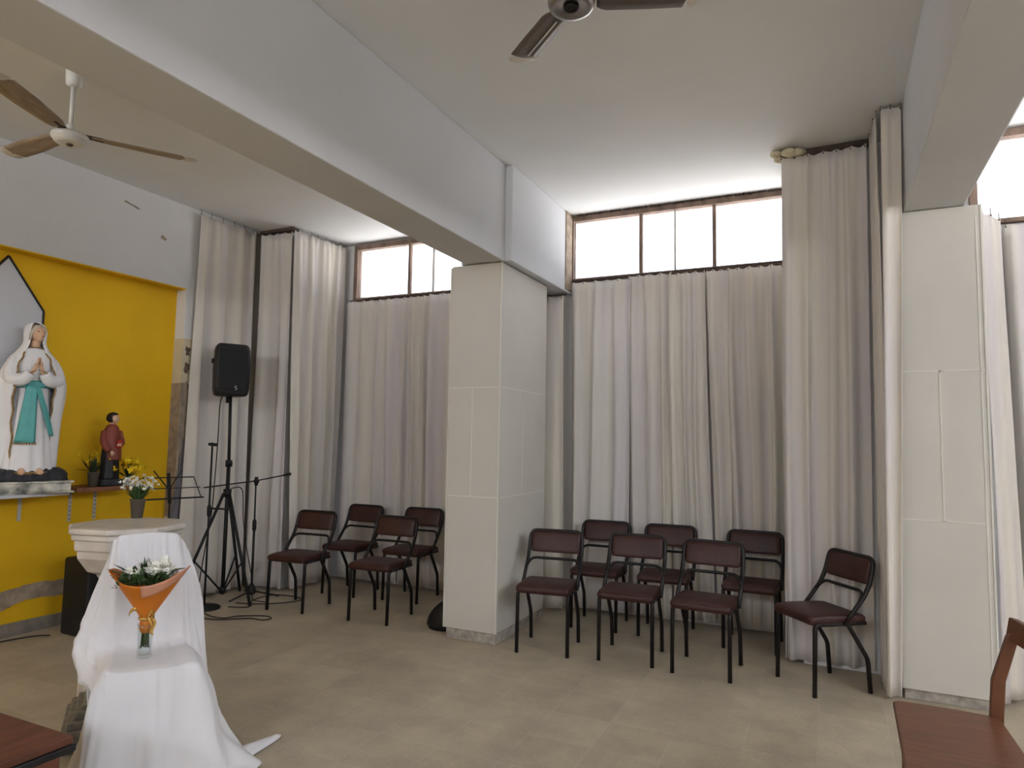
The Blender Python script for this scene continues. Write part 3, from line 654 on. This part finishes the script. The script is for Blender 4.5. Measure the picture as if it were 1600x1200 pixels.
# ---------------------------------------------------------------- flowers
def leaf(m, base, d, L, W, bend=.3, n=5):
    base = Vector(base); d = Vector(d).normalized(); sd = d.cross(Vector((0, 0, 1)))
    if sd.length < .05: sd = Vector((1, 0, 0))
    sd.normalize(); rows = []
    for i in range(n+1):
        t = i/n; p = base+d*L*t+Vector((0, 0, -bend*L*t*t)); w_ = W*math.sin(PI*min(.97, t*.9+.08))
        rows.append([tuple(p-sd*w_/2), tuple(p+Vector((0, 0, -.15*w_))), tuple(p+sd*w_/2)])
    m.grid(rows)
def flower(m, c, R, n, up=(0, 0, 1), rng=random):
    upv = Vector(up).normalized(); a = upv.cross(Vector((.3, 1, .2))).normalized(); b = upv.cross(a)
    for i in range(n):
        an = 2*PI*i/n+rng.uniform(-.2, .2); el = rng.uniform(.15, 1.1)
        d = (a*math.cos(an)+b*math.sin(an))*math.cos(el)+upv*math.sin(el); sd = upv.cross(d).normalized()
        c_ = Vector(c); p1 = c_+d*R*.55; p2 = c_+d*R
        m.add([c_, p1+sd*R*.28, p2+upv*R*.1, p1-sd*R*.28], [(0, 1, 2, 3)], True)
def potted(name, loc, label, cat, pot_m, pr, ph, make):
    r = empty(name, loc, 0, label, cat)
    MB().lathe([(pr*.72, 0), (pr, ph), (pr*1.06, ph), (pr*1.06, ph*.93), (pr*.9, ph*.93), (pr*.85, ph*.85), (.002, ph*.85)][:4]+[(pr*.92, ph*.99), (pr*.88, ph*.86), (.002, ph*.86)], seg=20).build('pot', pot_m, r)
    make(r); return r
def white_plant(r):
    rng = random.Random(3); g = MB(); f = MB()
    for i in range(80):
        a = rng.uniform(0, 2*PI); e = rng.uniform(.75, 1.5); d = (math.cos(a)*math.cos(e), math.sin(a)*math.cos(e), math.sin(e)); L = rng.uniform(.06, .13)
        leaf(g, (.02*math.cos(a), .02*math.sin(a), .11), d, L, .014, .1)
        if i < 62:
            p = Vector((.02*math.cos(a), .02*math.sin(a), .11))+Vector(d)*(L+.02); flower(f, p, .018, 6, d, rng)
    g.build('foliage', 'leaf', r); f.build('blossoms', 'petal', r)
potted('potted_white_flowers', (-3.93, 2.90, .968), 'white flowers in a brown pot on the marble font', 'potted flowers', 'pot', .044, .115, white_plant)
def yellow_small(r):
    rng = random.Random(8); g = MB(); f = MB()
    for i in range(30):
        a = rng.uniform(0, 2*PI); e = rng.uniform(.8, 1.5); d = (math.cos(a)*math.cos(e), math.sin(a)*math.cos(e), math.sin(e)); L = rng.uniform(.08, .17)
        leaf(g, (.02*math.cos(a), .02*math.sin(a), .10), d, L, .012, .1)
        if i < 20:
            p = Vector((.02*math.cos(a), .02*math.sin(a), .10))+Vector(d)*(L+.015); flower(f, p, .013, 5, d, rng)
    for i in range(4): leaf(g, (0, 0, .10), (-.3+.1*i, -1, .6), .16, .01, .3)
    g.build('foliage', 'leafdark', r); f.build('blossoms', 'yellowpetal', r)
potted('potted_yellow_flowers', (-5.19, 3.44, 1.075), 'small yellow flowers in a square brown pot left of the small statue', 'potted flowers', 'pot', .042, .11, yellow_small)
def yellow_vase(r):
    rng = random.Random(9); g = MB(); f = MB()
    for i in range(40):
        a = rng.uniform(0, 2*PI); e = rng.uniform(.5, 1.5); d = (math.cos(a)*math.cos(e), math.sin(a)*math.cos(e), math.sin(e)); L = rng.uniform(.08, .12)
        leaf(g, (0, 0, .055), d, L*1.0, .016, .05)
        if i < 38:
            p = Vector((0, 0, .055))+Vector(d)*(L+.03); flower(f, p, .036, 8, d, rng)
    g.build('foliage', 'leafdark', r); f.build('blossoms', 'yellowpetal', r)
potted('vase_of_yellow_flowers', (-5.17, 3.71, 1.075), 'bright yellow flowers in a small white vase at the right end of the wooden shelf', 'vase of flowers', 'white', .028, .06, yellow_vase)

# ---------------------------------------------------------------- shelves
r = empty('wooden_wall_shelf', (-5.3, 3.53, 1.06), 0, 'brown wooden wall shelf on two perforated brackets under the small statue', 'shelf')
MB().prism([(-.15, -.25), (.14, -.23), (.185, -.17), (.185, .16), (.15, .27), (-.15, .27)], -.022, .012).build('shelf_board', 'wood3', r, bevel=.004)
for y in (-.09, .11):
    b = MB().box((-.158, y-.012, -.27), (-.15, y+.012, -.022)).box((-.15, y-.012, -.03), (.1, y+.012, -.0225)).build('bracket', 'bracket', r)
    m = MB()
    for k in range(7): m.box((-.151, y-.005, -.26+k*.033), (-.148, y+.005, -.245+k*.033))
    m.build('bracket_slots', 'base', b)
r = empty('white_wall_shelf', (-5.28, 2.87, 1.05), 0, 'white shelf carrying the large statue', 'shelf')
MB().box((-.17, -.36, -.018), (.20, .325, .006)).build('shelf_board', 'panelwhite', r, bevel=.004)
for y in (-.2, .2): MB().box((-.178, y-.012, -.22), (-.168, y+.012, -.018)).box((-.168, y-.012, -.03), (.12, y+.012, -.018)).build('bracket', 'bracket', r)

# ---------------------------------------------------------------- statues
def loft(secs, n=36, fold=0, nf=9, seed=0, a0=0, a1=2*PI, closed=True):
    rows = []
    for (z, cx, cy, rx, ry, fa) in secs:
        row = []
        for k in range(n if closed else n+1):
            a = a0+(a1-a0)*k/n
            q = 1+fold*fa*(math.sin(nf*a+seed+z*3)+.5*math.sin(nf*1.7*a+z*5+seed*2))
            row.append((cx+rx*q*math.cos(a), cy+ry*q*math.sin(a), z))
        rows.append(row)
    return rows
def dense(secs, res=4):
    V = [Vector(s[:3]+()) for s in secs]; out = []
    n = len(secs)
    for i in range(n-1):
        A = secs[max(i-1, 0)]; B = secs[i]; Cc = secs[i+1]; D = secs[min(i+2, n-1)]
        for k in range(res):
            t = k/res; out.append(tuple(.5*((2*b)+(c-a)*t+(2*a-5*b+4*c-d)*t*t+(3*b-a-3*c+d)*t**3) for a, b, c, d in zip(A, B, Cc, D)))
    out.append(tuple(secs[-1])); return out
def head_mesh(c, s, turn=0, tilt=0):
    """face looks along -y; s = head height"""
    rows = []; R_ = Matrix.Rotation(turn, 3, 'Z') @ Matrix.Rotation(tilt, 3, 'X')
    nr, nc = 22, 28
    for i in range(nr+1):
        v = -1+2*i/nr; v = max(-.995, min(.995, v)); rad = math.sqrt(1-v*v)
        row = []
        for k in range(nc):
            a = 2*PI*k/nc; ca, sa = math.cos(a), math.sin(a)
            wx = .37*(1 if v > -.1 else 1-.35*((-.1-v)/.9)**1.2); wy = .43*(1 if v > -.2 else 1-.12*(-.2-v))
            x = wx*rad*ca; y = wy*rad*sa; z = .5*v
            if sa < 0:
                fr = max(0, -sa)**3
                nose = math.exp(-((ca/.17)**2))*math.exp(-(((v+.16)/.17)**2)); y -= .10*nose
                brow = math.exp(-(((v-.12)/.08)**2))*fr; y -= .02*brow
                eye = (math.exp(-(((abs(ca)-.38)/.16)**2)))*math.exp(-(((v-.0)/.09)**2)); y += .05*eye
                mouth = math.exp(-((ca/.26)**2))*math.exp(-(((v+.5)/.09)**2)); y -= .04*mouth
                chin = math.exp(-((ca/.3)**2))*math.exp(-(((v+.82)/.14)**2)); y -= .05*chin
            p = R_ @ Vector((x*s, y*s, z*s)); row.append(tuple(p+Vector(c)))
        rows.append(row)
    m = MB().grid(rows, True, True, True)
    def feat(x, y, z): return R_ @ Vector((x*s, y*s, z*s))+Vector(c)
    for sx_ in (-1, 1): m.ball(feat(sx_*.37, .02, -.02), (.035*s, .06*s, .11*s), 8, 6, R_)
    return m, feat, R_
def finger(m, pts, r0, r1): m.tube(pts, [r0, r0, r1, r1*.7], 7, res=3)

# large statue (white robe, turquoise sash)
r = empty('praying_woman_statue', (-5.20, 2.955, 1.057), math.radians(72), 'large statue of a praying woman in white robe and veil with turquoise sash', 'statue')
rb = MB()
rb.grid(dense_rows) if False else None
pl = MB(); pl.box((-.27, -.15, 0), (.27, .17, .012)); pl.box((-.25, -.135, .012), (.25, .16, .07)); pl.box((-.265, -.145, .07), (.265, .165, .085)); pl.build('plinth', 'veined', r, bevel=.004)
rk = MB(); rng = random.Random(12)
for i, (x, y, a, b) in enumerate([(-.16, -.03, .11, .09), (.15, -.02, .11, .09), (-.02, -.06, .12, .08), (.0, .06, .2, .08), (.08, -.07, .07, .06), (-.1, -.08, .07, .05)]):
    rows = []
    for u in range(9):
        el = -PI/2+PI*u/8; el = max(-1.5, min(1.5, el)); row = []
        for k in range(14):
            an = 2*PI*k/14; d = Vector((math.cos(el)*math.cos(an), math.cos(el)*math.sin(an), math.sin(el)))
            q = 1+.25*noise.noise(d*1.7+Vector((i*3., 0, 0)))
            row.append((x+a*q*d.x, y+b*q*d.y, .10+max(-.016, .075*q*d.z)))
        rows.append(row)
    rk.grid(rows, True, True, True)
rk.build('rock_base', 'rock', r)
S = .145   # robe foot height
secs = [(S, 0, .0, .165, .12, 1), (S+.03, 0, .0, .155, .115, 1), (S+.2, 0, 0, .135, .105, 1), (S+.4, 0, 0, .12, .10, .9), (S+.58, 0, 0, .105, .088, .6), (S+.66, 0, 0, .10, .08, .35), (S+.74, 0, 0, .115, .085, .25), (S+.81, 0, .01, .125, .075, .2), (S+.86, 0, .015, .10, .06, .1), (S+.89, 0, .01, .045, .04, 0), (S+.90, 0, .01, .03, .03, 0)]
MB().grid(loft(dense(secs, 5), 56, .055, 11, 1), True, True, True).build('robe', 'robe', r)
# veil, open at the front
vs_ = [(S+.02, 0, .05, .185, .12, 1), (S+.2, 0, .045, .19, .12, 1), (S+.4, 0, .04, .20, .12, 1), (S+.56, 0, .02, .212, .135, .8), (S+.68, 0, .02, .20, .13, .5), (S+.80, 0, .03, .148, .10, .3), (S+.87, 0, .03, .095, .075, .2), (S+.93, 0, .02, .066, .066, .1), (S+1.0, 0, .02, .068, .072, .05), (S+1.05, 0, .022, .055, .06, 0), (S+1.075, 0, .028, .025, .028, 0), (S+1.08, 0, .03, .004, .004, 0)]
vr = loft(dense(vs_, 4), 44, .05, 8, 4, a0=-.30*PI, a1=1.30*PI, closed=False)
v = MB().grid(vr).build('veil', 'robe', r, solid=.008)
for e, (i0, i1) in ((0, (0, 24)), (-1, (0, 24))):
    pts = [vr[i][e] for i in range(i0, i1)]
    pts = [(p[0]+.006*math.sin(i*1.6), p[1]-.004, p[2]) for i, p in enumerate(pts)]
    MB().tube(pts, .006, 6).build('gold_border', 'gold', v)
# sleeves
for s in (-1, 1):
    m = MB(); m.tube([(s*.105, .01, S+.80), (s*.135, -.01, S+.73), (s*.135, -.055, S+.66), (s*.08, -.10, S+.655), (s*.040, -.125, S+.70)], [.038, .045, .05, .045, .036], 14, res=5)
    sl = m.build('sleeve', 'robe', r)
    MB().tube([(s*.042+.034*math.cos(2*PI*k/12), -.13+.02*math.sin(2*PI*k/12), S+.706+.02*math.cos(2*PI*k/12)*s*-1) for k in range(13)], .004, 6).build('cuff_trim', 'gold', sl)
m = MB()
for s in (-1, 1):
    m.tube([(s*.036, -.125, S+.70), (s*.018, -.140, S+.735), (s*.011, -.148, S+.765)], [.014, .013, .015], 10, res=3)
    for k, (dy, L) in enumerate(((-.011, .040), (-.003, .048), (.006, .045), (.014, .034))):
        finger(m, [(s*.010, -.150+dy, S+.765), (s*.008, -.152+dy*1.05, S+.765+L*.4), (s*.006, -.154+dy, S+.765+L*.75), (s*.005, -.155+dy, S+.765+L)], .0062, .0045)
    finger(m, [(s*.014, -.156, S+.755), (s*.014, -.166, S+.77), (s*.008, -.17, S+.782), (s*.006, -.17, S+.792)], .006, .0045)
m.build('praying_hands', 'skin', r)
MB().tube([(0, .008, S+.87), (0, .004, S+.91), (.004, .0, S+.945)], [.034, .030, .032], 14, res=3).build('neck', 'skin', r)
hm, ft, RR = head_mesh((.006, -.006, S+.995), .135, math.radians(22), math.radians(-14))
hd = hm.build('head', 'skin', r)
m = MB()
for s in (-1, 1): m.ball(ft(s*.145, -.340, .01), (.0095, .005, .0055), 8, 6, RR)
m.build('eyes', 'eye', hd)
MB().ball(ft(0, -.40, -.25), (.010, .004, .0035), 8, 6, RR).build('lips', 'lip', hd)
m = MB()
for s in (-1, 1):
    m.tube([ft(s*.02, -.33, .33), ft(s*.24, -.26, .22), ft(s*.37, -.08, -.05), ft(s*.40, .05, -.4)], [.010, .013, .012, .008], 8, res=4)
m.build('hair', 'hairblond', hd)
MB().tube([(.048*math.cos(2*PI*k/20), .004+.045*math.sin(2*PI*k/20), S+.885-.006*math.sin(2*PI*k/20)) for k in range(21)], .005, 6).build('gold_collar', 'gold', r)
# sash: belt and two tails
def radial(secs_, z, ang, off):
    S_ = dense(secs_, 5); 
    for a, b in zip(S_, S_[1:]):
        if a[0] <= z <= b[0]: t = (z-a[0])/(b[0]-a[0]); rx = a[3]+(b[3]-a[3])*t; ry = a[4]+(b[4]-a[4])*t; return ((rx+off)*math.cos(ang), (ry+off)*math.sin(ang), z)
    return (0, 0, z)
rows = [[radial(secs, S+.60+.05*j/3, 2*PI*k/32, .012+.004*math.sin(PI*j/3)) for k in range(32)] for j in range(4)]
sh = MB().grid(rows, True).build('sash_belt', 'sash', r, solid=.006)
def tail(a_top, a_bot, w0, w1, z0, z1, off):
    rows = []
    for j in range(15):
        t = j/14; z = z0+(z1-z0)*t; ac = a_top+(a_bot-a_top)*t; wd = w0+(w1-w0)*t
        rows.append([radial(secs, z, ac-wd/2+wd*k/8, off+.004*math.sin(k*2.1)) for k in range(9)])
    return MB().grid(rows)
tail(-PI/2-.18, -PI/2-.33, .55, .85, S+.62, S+.21, .016).build('sash_tail', 'sash', r, solid=.006)
tail(-PI/2+.1, -PI/2+.95, .28, .36, S+.61, S+.26, .018).build('sash_tail', 'sash', r, solid=.006)
m = MB(); 
for k in range(9):
    p = radial(secs, S+.205, -PI/2-.75+.85*k/8, .016); m.ball(p, (.006, .006, .010), 6, 4)
m.build('sash_fringe', 'gold', r)
m = MB()
for s in (-1, 1): MB().tube([(s*.05, -.08, S+.02), (s*.055, -.135, S+.005), (s*.058, -.155, S-.004)], [.022, .020, .010], 10, res=3).build('foot', 'skin', r)
rows = loft([(S-.012, 0, -.0, .172, .128, 1), (S+.006, 0, 0, .176, .13, 1)], 56, .055, 11, 1)
MB().grid(rows, True).build('gold_hem', 'gold', r, solid=.006)

# small statue (brown cape)
r = empty('robed_man_statue', (-5.20, 3.575, 1.075), math.radians(86), 'small statue of a dark-haired man in brown cape over black robe on the wooden shelf', 'statue')
MB().prism([(-.085, -.06), (.085, -.06), (.09, .0), (.085, .06), (-.085, .06), (-.09, 0)], 0, .05).build('statue_base', 'rock', r, bevel=.012, seg=3)
s2 = [(.05, 0, 0, .075, .055, 1), (.12, 0, 0, .068, .052, 1), (.22, 0, 0, .066, .05, .8), (.32, 0, 0, .062, .046, .5), (.40, 0, 0, .062, .042, .2), (.455, 0, 0, .05, .035, .1), (.475, 0, 0, .022, .022, 0)]
MB().grid(loft(dense(s2, 4), 40, .07, 8, 2), True, True, True).build('black_robe', 'blackrobe', r)
s3 = [(.20, .012, -.005, .062, .062, 1), (.27, .008, -.004, .068, .058, .8), (.36, 0, 0, .068, .052, .5), (.43, 0, 0, .058, .044, .3), (.465, 0, 0, .045, .038, .1), (.485, 0, 0, .022, .024, 0)]
cp = MB().grid(loft(dense(s3, 4), 44, .04, 6, 3), True, True, True).build('cape', 'brownrobe', r)
MB().tube([(-.062, 0, .43), (-.072, -.018, .36), (-.070, -.045, .31), (-.05, -.066, .275)], [.02, .024, .026, .024], 12, res=4).build('sleeve', 'brownrobe', r)
MB().tube([(.062, 0, .43), (.068, -.02, .37), (.055, -.05, .335), (.035, -.065, .33)], [.018, .021, .023, .02], 12, res=4).build('sleeve', 'brownrobe', r)
m = MB(); m.ball((-.038, -.078, .262), (.012, .010, .014), 10, 8)
for k in range(4): finger(m, [(-.046+k*.005, -.083, .258), (-.047+k*.005, -.089, .25), (-.046+k*.005, -.088, .242), (-.045+k*.005, -.084, .237)], .0033, .0027)
finger(m, [(-.028, -.08, .265), (-.023, -.086, .26), (-.022, -.089, .252), (-.023, -.09, .247)], .0034, .0027)
m.ball((.028, -.078, .322), (.013, .010, .012), 10, 8)
for k in range(4): finger(m, [(.022, -.083, .33-k*.005), (.012, -.087, .33-k*.005), (.004, -.086, .329-k*.005), (.0, -.083, .328-k*.005)], .0033, .0027)
m.build('hands', 'skin', r)
MB().box((.0, -.080, .30), (.045, -.066, .355)).build('book', 'red', r, bevel=.003)
MB().tube([(0, 0, .47), (.002, -.002, .50)], [.019, .018], 12).build('neck', 'skin', r)
hm, ft, RR = head_mesh((.003, -.006, .530), .092, math.radians(50), math.radians(-4))
hd = hm.build('head', 'skin', r)
rows = []
for i in range(12):
    vv = -.75+1.73*i/11; rad = math.sqrt(max(.01, 1-min(.99, vv)**2)); row = []
    for k in range(24):
        a = 2*PI*k/24; ca, sa = math.cos(a), math.sin(a); q = 1.14+.05*math.sin(6*a+i)
        yl = .46*rad*sa*q
        if vv < .42 and sa < .15: yl = max(yl, -.02*rad)
        row.append(tuple(ft(.41*rad*ca*q*(.9 if sa < -.2 and vv < .42 else 1), yl+.02, .5*vv+.05)))
    rows.append(row)
MB().grid(rows, True, True, True).build('hair', 'hair', hd)
m = MB()
for s in (-1, 1): m.ball(ft(s*.145, -.335, .0), (.004, .003, .0025), 6, 5, RR)
m.build('eyes', 'eye', hd)
MB().ball(ft(0, -.40, -.25), (.006, .0025, .002), 6, 5, RR).build('lips', 'lip', hd)

# ---------------------------------------------------------------- white draped chair
F = Vector((-2.72, 2.12, 0)); er = Vector((.60, .80, 0)); eb = Vector((-.80, .60, 0))
ctl = [  # rows: list of (s, t, z) left hem ... right hem
 [(-.24, .50, .12), (-.22, .48, .12), (-.19, .46, .12), (-.1, .46, .12), (-.03, .46, .12), (.05, .46, .12), (.12, .46, .12), (.15, .48, .12), (.17, .50, .12)],
 [(-.26, .44, .62), (-.235, .43, .66), (-.195, .42, .72), (-.11, .42, .74), (-.035, .42, .74), (.05, .42, .74), (.10, .42, .72), (.13, .43, .68), (.16, .44, .62)],
 [(-.212, .41, .90), (-.197, .40, .945), (-.17, .39, .985), (-.11, .385, 1.0), (-.037, .385, 1.003), (.03, .385, 1.0), (.09, .39, .99), (.122, .40, .955), (.14, .41, .91)],
 [(-.245, .42, .80), (-.215, .39, .86), (-.18, .365, .90), (-.11, .36, .91), (-.035, .36, .91), (.04, .36, .91), (.10, .365, .90), (.14, .385, .87), (.168, .41, .81)],
 [(-.285, .42, .63), (-.245, .385, .70), (-.19, .35, .75), (-.11, .345, .76), (-.025, .345, .76), (.05, .345, .76), (.115, .35, .75), (.165, .375, .70), (.205, .40, .63)],
 [(-.325, .39, .46), (-.285, .36, .54), (-.19, .335, .57), (-.11, .33, .58), (-.01, .33, .58), (.06, .33, .58), (.13, .335, .57), (.185, .35, .53), (.235, .36, .44)],
 [(-.30, .31, .38), (-.265, .29, .44), (-.185, .295, .485), (-.10, .295, .487), (0, .295, .487), (.08, .295, .487), (.150, .295, .485), (.20, .29, .43), (.25, .28, .33)],
 [(-.235, .22, .33), (-.225, .19, .39), (-.185, .17, .474), (-.10, .17, .472), (0, .17, .472), (.10, .17, .472), (.175, .17, .474), (.22, .18, .38), (.275, .20, .26)],
 [(-.245, .15, .22), (-.225, .09, .30), (-.192, .03, .468), (-.10, .01, .468), (0, .005, .468), (.10, .01, .468), (.190, .03, .468), (.24, .08, .30), (.335, .12, .14)],
 [(-.27, .11, .12), (-.245, .03, .2), (-.20, -.02, .42), (-.10, -.02, .43), (0, -.02, .43), (.10, -.02, .43), (.198, -.02, .42), (.27, .02, .2), (.40, .07, .04)],
 [(-.30, .08, .04), (-.27, -.02, .1), (-.215, -.05, .22), (-.11, -.055, .22), (0, -.055, .22), (.11, -.055, .22), (.22, -.05, .22), (.31, -.02, .1), (.43, .01, .012)],
 [(-.34, .03, .010), (-.30, -.06, .03), (-.24, -.09, .06), (-.12, -.09, .06), (0, -.09, .06), (.12, -.09, .06), (.25, -.09, .06), (.34, -.07, .03), (.44, -.06, .008)],
 [(-.36, -.05, .006), (-.31, -.10, .008), (-.25, -.13, .008), (-.12, -.13, .008), (0, -.13, .008), (.12, -.13, .008), (.26, -.13, .008), (.35, -.11, .008), (.44, -.11, .006)],
]
res = 8
rowsA = [crom([Vector(p) for p in row], res) for row in ctl]
cols = len(rowsA[0]); full = [crom([row[c] for row in rowsA], res) for c in range(cols)]
nr = len(full[0]); rows = []
for i in range(nr):
    row = []
    for c in range(cols):
        p = full[c][i].copy(); u = c/(cols-1)*2-1
        a = max(0, abs(u)-.45)
        wv = noise.noise(Vector((p.x*9, p.y*9, p.z*2.0)))*.03*(a*1.6+.22)+.014*a*math.sin(p.z*4+p.y*38+u*9)
        wv += .010*noise.noise(Vector((u*9, p.z*1.5, 3.3)))+.006*noise.noise(Vector((u*22, p.z*3, 1.3)))
        if .36 < p.z < .62 and u < -.2: wv += .007*noise.noise(Vector((p.x*22, p.y*22, p.z*26)))
        if p.z < .42: wv += .010*math.sin(p.x*30+p.y*6+1.0)*min(1, (.42-p.z)/.2)*(1 if i > nr*.6 else .2)
        p.x += wv*(1 if u > 0 else -1); p.y -= wv*.8
        p.z = max(.005, p.z+(wv*.2 if p.z > .4 else 0)); row.append(p)
    rows.append(row)
r = empty('draped_cloth', F, math.atan2(er.y, er.x), 'white cloth draped over a chair beneath the bouquet, reaching the floor', 'cloth')
MB().grid([[tuple(p) for p in row] for row in rows]).build('cloth_sheet', 'cloth', r, solid=.003)
# trailing corner on the floor
tl = []
for j in range(13):
    t = j/12; cs = .37+.225*t; ct = .05+.135*t; wd = .075*(1-t)**.7+.006
    tl.append([(cs+wd*(k/6-.5)*-.72*1.2, ct+wd*(k/6-.5)*1.2*1.2, .006+.030*(1-t*.6)*math.sin(PI*k/6)*(1 if t < .99 else .3)) for k in range(7)])
MB().grid(tl).build('cloth_corner', 'cloth', r, solid=.003)

# ---------------------------------------------------------------- bouquet in a glass vase
r = empty('bouquet', (-2.862, 2.19, .477), math.radians(33), 'bouquet of white flowers in orange paper standing in the glass vase', 'bouquet')
vz = empty('glass_vase', (-2.862, 2.19, .477), 0, 'small clear glass vase on the white draped seat', 'vase')
MB().lathe([(.026, 0), (.031, .004), (.030, .05), (.033, .13), (.036, .15), (.033, .15), (.030, .13), (.026, .05), (.025, .012), (.003, .010)], seg=24).build('glass_body', 'vaseglass', vz)
MB().lathe([(.0245, .012), (.0255, .05), (.002, .051)], seg=20).build('water', 'vaseglass', vz)
m = MB(); rng = random.Random(21)
for i in range(16):
    a = rng.uniform(0, 2*PI); b = a+rng.uniform(-.6, .6); q = rng.uniform(.006, .019)
    m.tube([(q*math.cos(b), q*math.sin(b), .05+rng.uniform(-.02, .02)), (q*.8*math.cos(a), q*.8*math.sin(a), .12), (.5*q*math.cos(a), .5*q*math.sin(a), .2)], .0032, 5)
m.build('stems', 'leaf', r)
# paper cone: flattened funnel opening upward, pointed left and right corners
rows = []; n = 40
for j in range(15):
    t = j/14; row = []
    for k in range(n):
        a = 2*PI*k/n; ca, sa = math.cos(a), math.sin(a)
        R1 = .018+.152*t**1.05
        top = .335+.062*abs(ca)**2.2+(.010 if ca > 0 else 0)*abs(ca)
        z = .165+(top-.165)*t
        rx = R1*(1+.0*ca); ry = .018+.085*t
        cr_ = 1+.035*math.sin(7*a+3*t)*t
        row.append((rx*ca*cr_+.006*t, ry*sa*cr_, z))
    rows.append(row)
MB().grid(rows, True).build('paper_wrap', 'orange', r, solid=.0015)
rows = []
for j in range(5):
    t = j/4; row = []
    for k in range(15):
        u = k/14; a = -PI/2+.0+u*PI*.49; ca, sa = math.cos(a), math.sin(a); s0 = .80+.20*t+.02
        R1 = .018+.152*s0**1.05; top = .335+.062*abs(ca)**2.2+.01*abs(ca); z = .165+(top-.165)*s0-.02*(1-u)*(1-t)
        row.append((R1*ca*1.02+.008, (.018+.085*s0)*sa*1.05-.006, z))
    rows.append(row)
MB().grid(rows).build('paper_fold', 'peach', r, solid=.0015)
MB().tube([(.028*math.cos(2*PI*k/12), .026*math.sin(2*PI*k/12), .175) for k in range(13)], .008, 6).build('ribbon', 'ribbon', r)
m = MB()
for s, q in ((-1, 1), (1, .8), (1, -.6)):
    m.grid([[(s*(.01+.045*t)+.01*math.sin(t*5), -.03-.01*math.sin(PI*t)+.0*kk, .178+q*.05*math.sin(PI*t*.8)-.02*t+kk*.018) for kk in (0, .5, 1)] for t in [i/6 for i in range(7)]])
m.grid([[(.035+.006*math.sin(t*6), -.035, .18-.07*t), (.05+.006*math.sin(t*6), -.035, .18-.075*t)] for t in [i/6 for i in range(7)]])
m.build('ribbon_bow', 'ribbon', r, solid=.001)
MB().lathe([(.02, .11), (.028, .13), (.026, .165), (.022, .17)], seg=14).build('neck_wrap', 'orange', r)
fl = MB(); gl = MB(); rng = random.Random(30)
for x, y, z, R_ in ((.05, -.015, .455, .045), (.09, .0, .452, .045), (.125, .01, .44, .034), (-.085, -.015, .43, .03), (-.115, .0, .44, .026), (.015, .0, .455, .04), (.07, .02, .475, .04), (.11, -.02, .43, .034), (.15, .0, .425, .03), (-.05, .01, .435, .022)):
    x *= .78; z -= .06
    for k in range(3): flower(fl, (x, y, z-.012*k), R_*(1-.12*k), 14, (rng.uniform(-.3, .3), -.5, 1), rng)
    fl.ball((x, y, z), R_*.5, 8, 6)
for i in range(330):
    x = rng.uniform(-.15, .13); y = rng.uniform(-.07, .06); z = .345+rng.uniform(-.01, .04)
    leaf(gl, (x*.8, y, z-.02), (x*2+rng.uniform(-.5, .5), rng.uniform(-.8, .4), rng.uniform(.5, 1.4)), rng.uniform(.03, .065), .018, .3)
for i in range(26):
    a = rng.uniform(-.6, .6); leaf(gl, (-.01+rng.uniform(-.03, .03), .01, .385), (a, -.1, 1), rng.uniform(.04, .075), .008, .1)
gl.build('foliage', 'leaf', r); fl.build('white_blossoms', 'petal', r)
g2 = MB()
for (x0, z0, x1, z1) in ((-.11, .375, -.18, .405), (-.09, .385, -.15, .425), (.09, .39, .17, .405), (.08, .38, .14, .40)):
    leaf(g2, (x0, 0, z0), (x1-x0, -.02, z1-z0), math.hypot(x1-x0, z1-z0), .032, .05)
g2.build('long_leaves', 'leafgrey', r)

# ---------------------------------------------------------------- wooden chair, right foreground
r = empty('wooden_chair', (.38, 3.0, 0), 0, 'brown wooden chair in the right foreground, seen in part', 'chair')
seat = [(-.175, .255), (-.155, .275), (.06, .275), (.165, .262), (.185, .24), (.205, -.42), (-.165, -.42), (-.185, -.38)]
MB().prism(seat, .435, .462).build('seat', 'wood', r, bevel=.006)
MB().box((-.14, -.38, .375), (.16, .235, .434)).build('seat_frame', 'wood', r, bevel=.004)
for y in (.225, -.375):
    MB().box((-.15, y-.02, 0), (-.11, y+.02, .40)).build('leg', 'wood', r, bevel=.004)
    yy = y+.035 if y > 0 else y-.015
    pr = [(.135, 0), (.17, .2), (.175, .46), (.185, .60), (.235, .77), (.26, .80)]
    rows = []
    for (x, z), wd in zip(pr, (.035, .04, .045, .045, .04, .036)):
        rows.append([(x-wd/2, yy-.016, z), (x+wd/2, yy-.016, z), (x+wd/2, yy+.016, z), (x-wd/2, yy+.016, z)])
    MB().grid(rows, True, False, True).build('rear_leg', 'wood', r, bevel=.004)
rows = []
for k in range(11):
    y = .285-.71*k/10; cv = .05*math.sin(PI*k/10)
    rows.append([(.215+cv, y, .755), (.245+cv, y, .755), (.262+cv, y, .835), (.23+cv, y, .84)])
MB().grid(rows, True, False, True).build('top_rail', 'wood', r, bevel=.006)

# dark bench, left foreground
r = empty('wooden_bench', (-2.70, 1.26, 0), 0, 'dark reddish wooden bench cut off by the lower left corner', 'bench')
MB().box((-.5, -.5, .425), (.31, .315, .452)).build('bench_top', 'wood2', r, bevel=.004)
MB().box((.295, -.5, .40), (.318, .322, .4245)).box((-.5, .30, .40), (.295, .322, .4245)).build('edge_moulding', 'black', r, bevel=.004)
MB().box((-.46, -.46, .05), (.285, .29, .40)).build('bench_body', 'wood2', r, bevel=.004)
for x in (-.43, .25):
    for y in (-.43, .26): MB().box((x-.025, y-.025, 0), (x+.025, y+.025, .05)).build('foot', 'wood2', r)
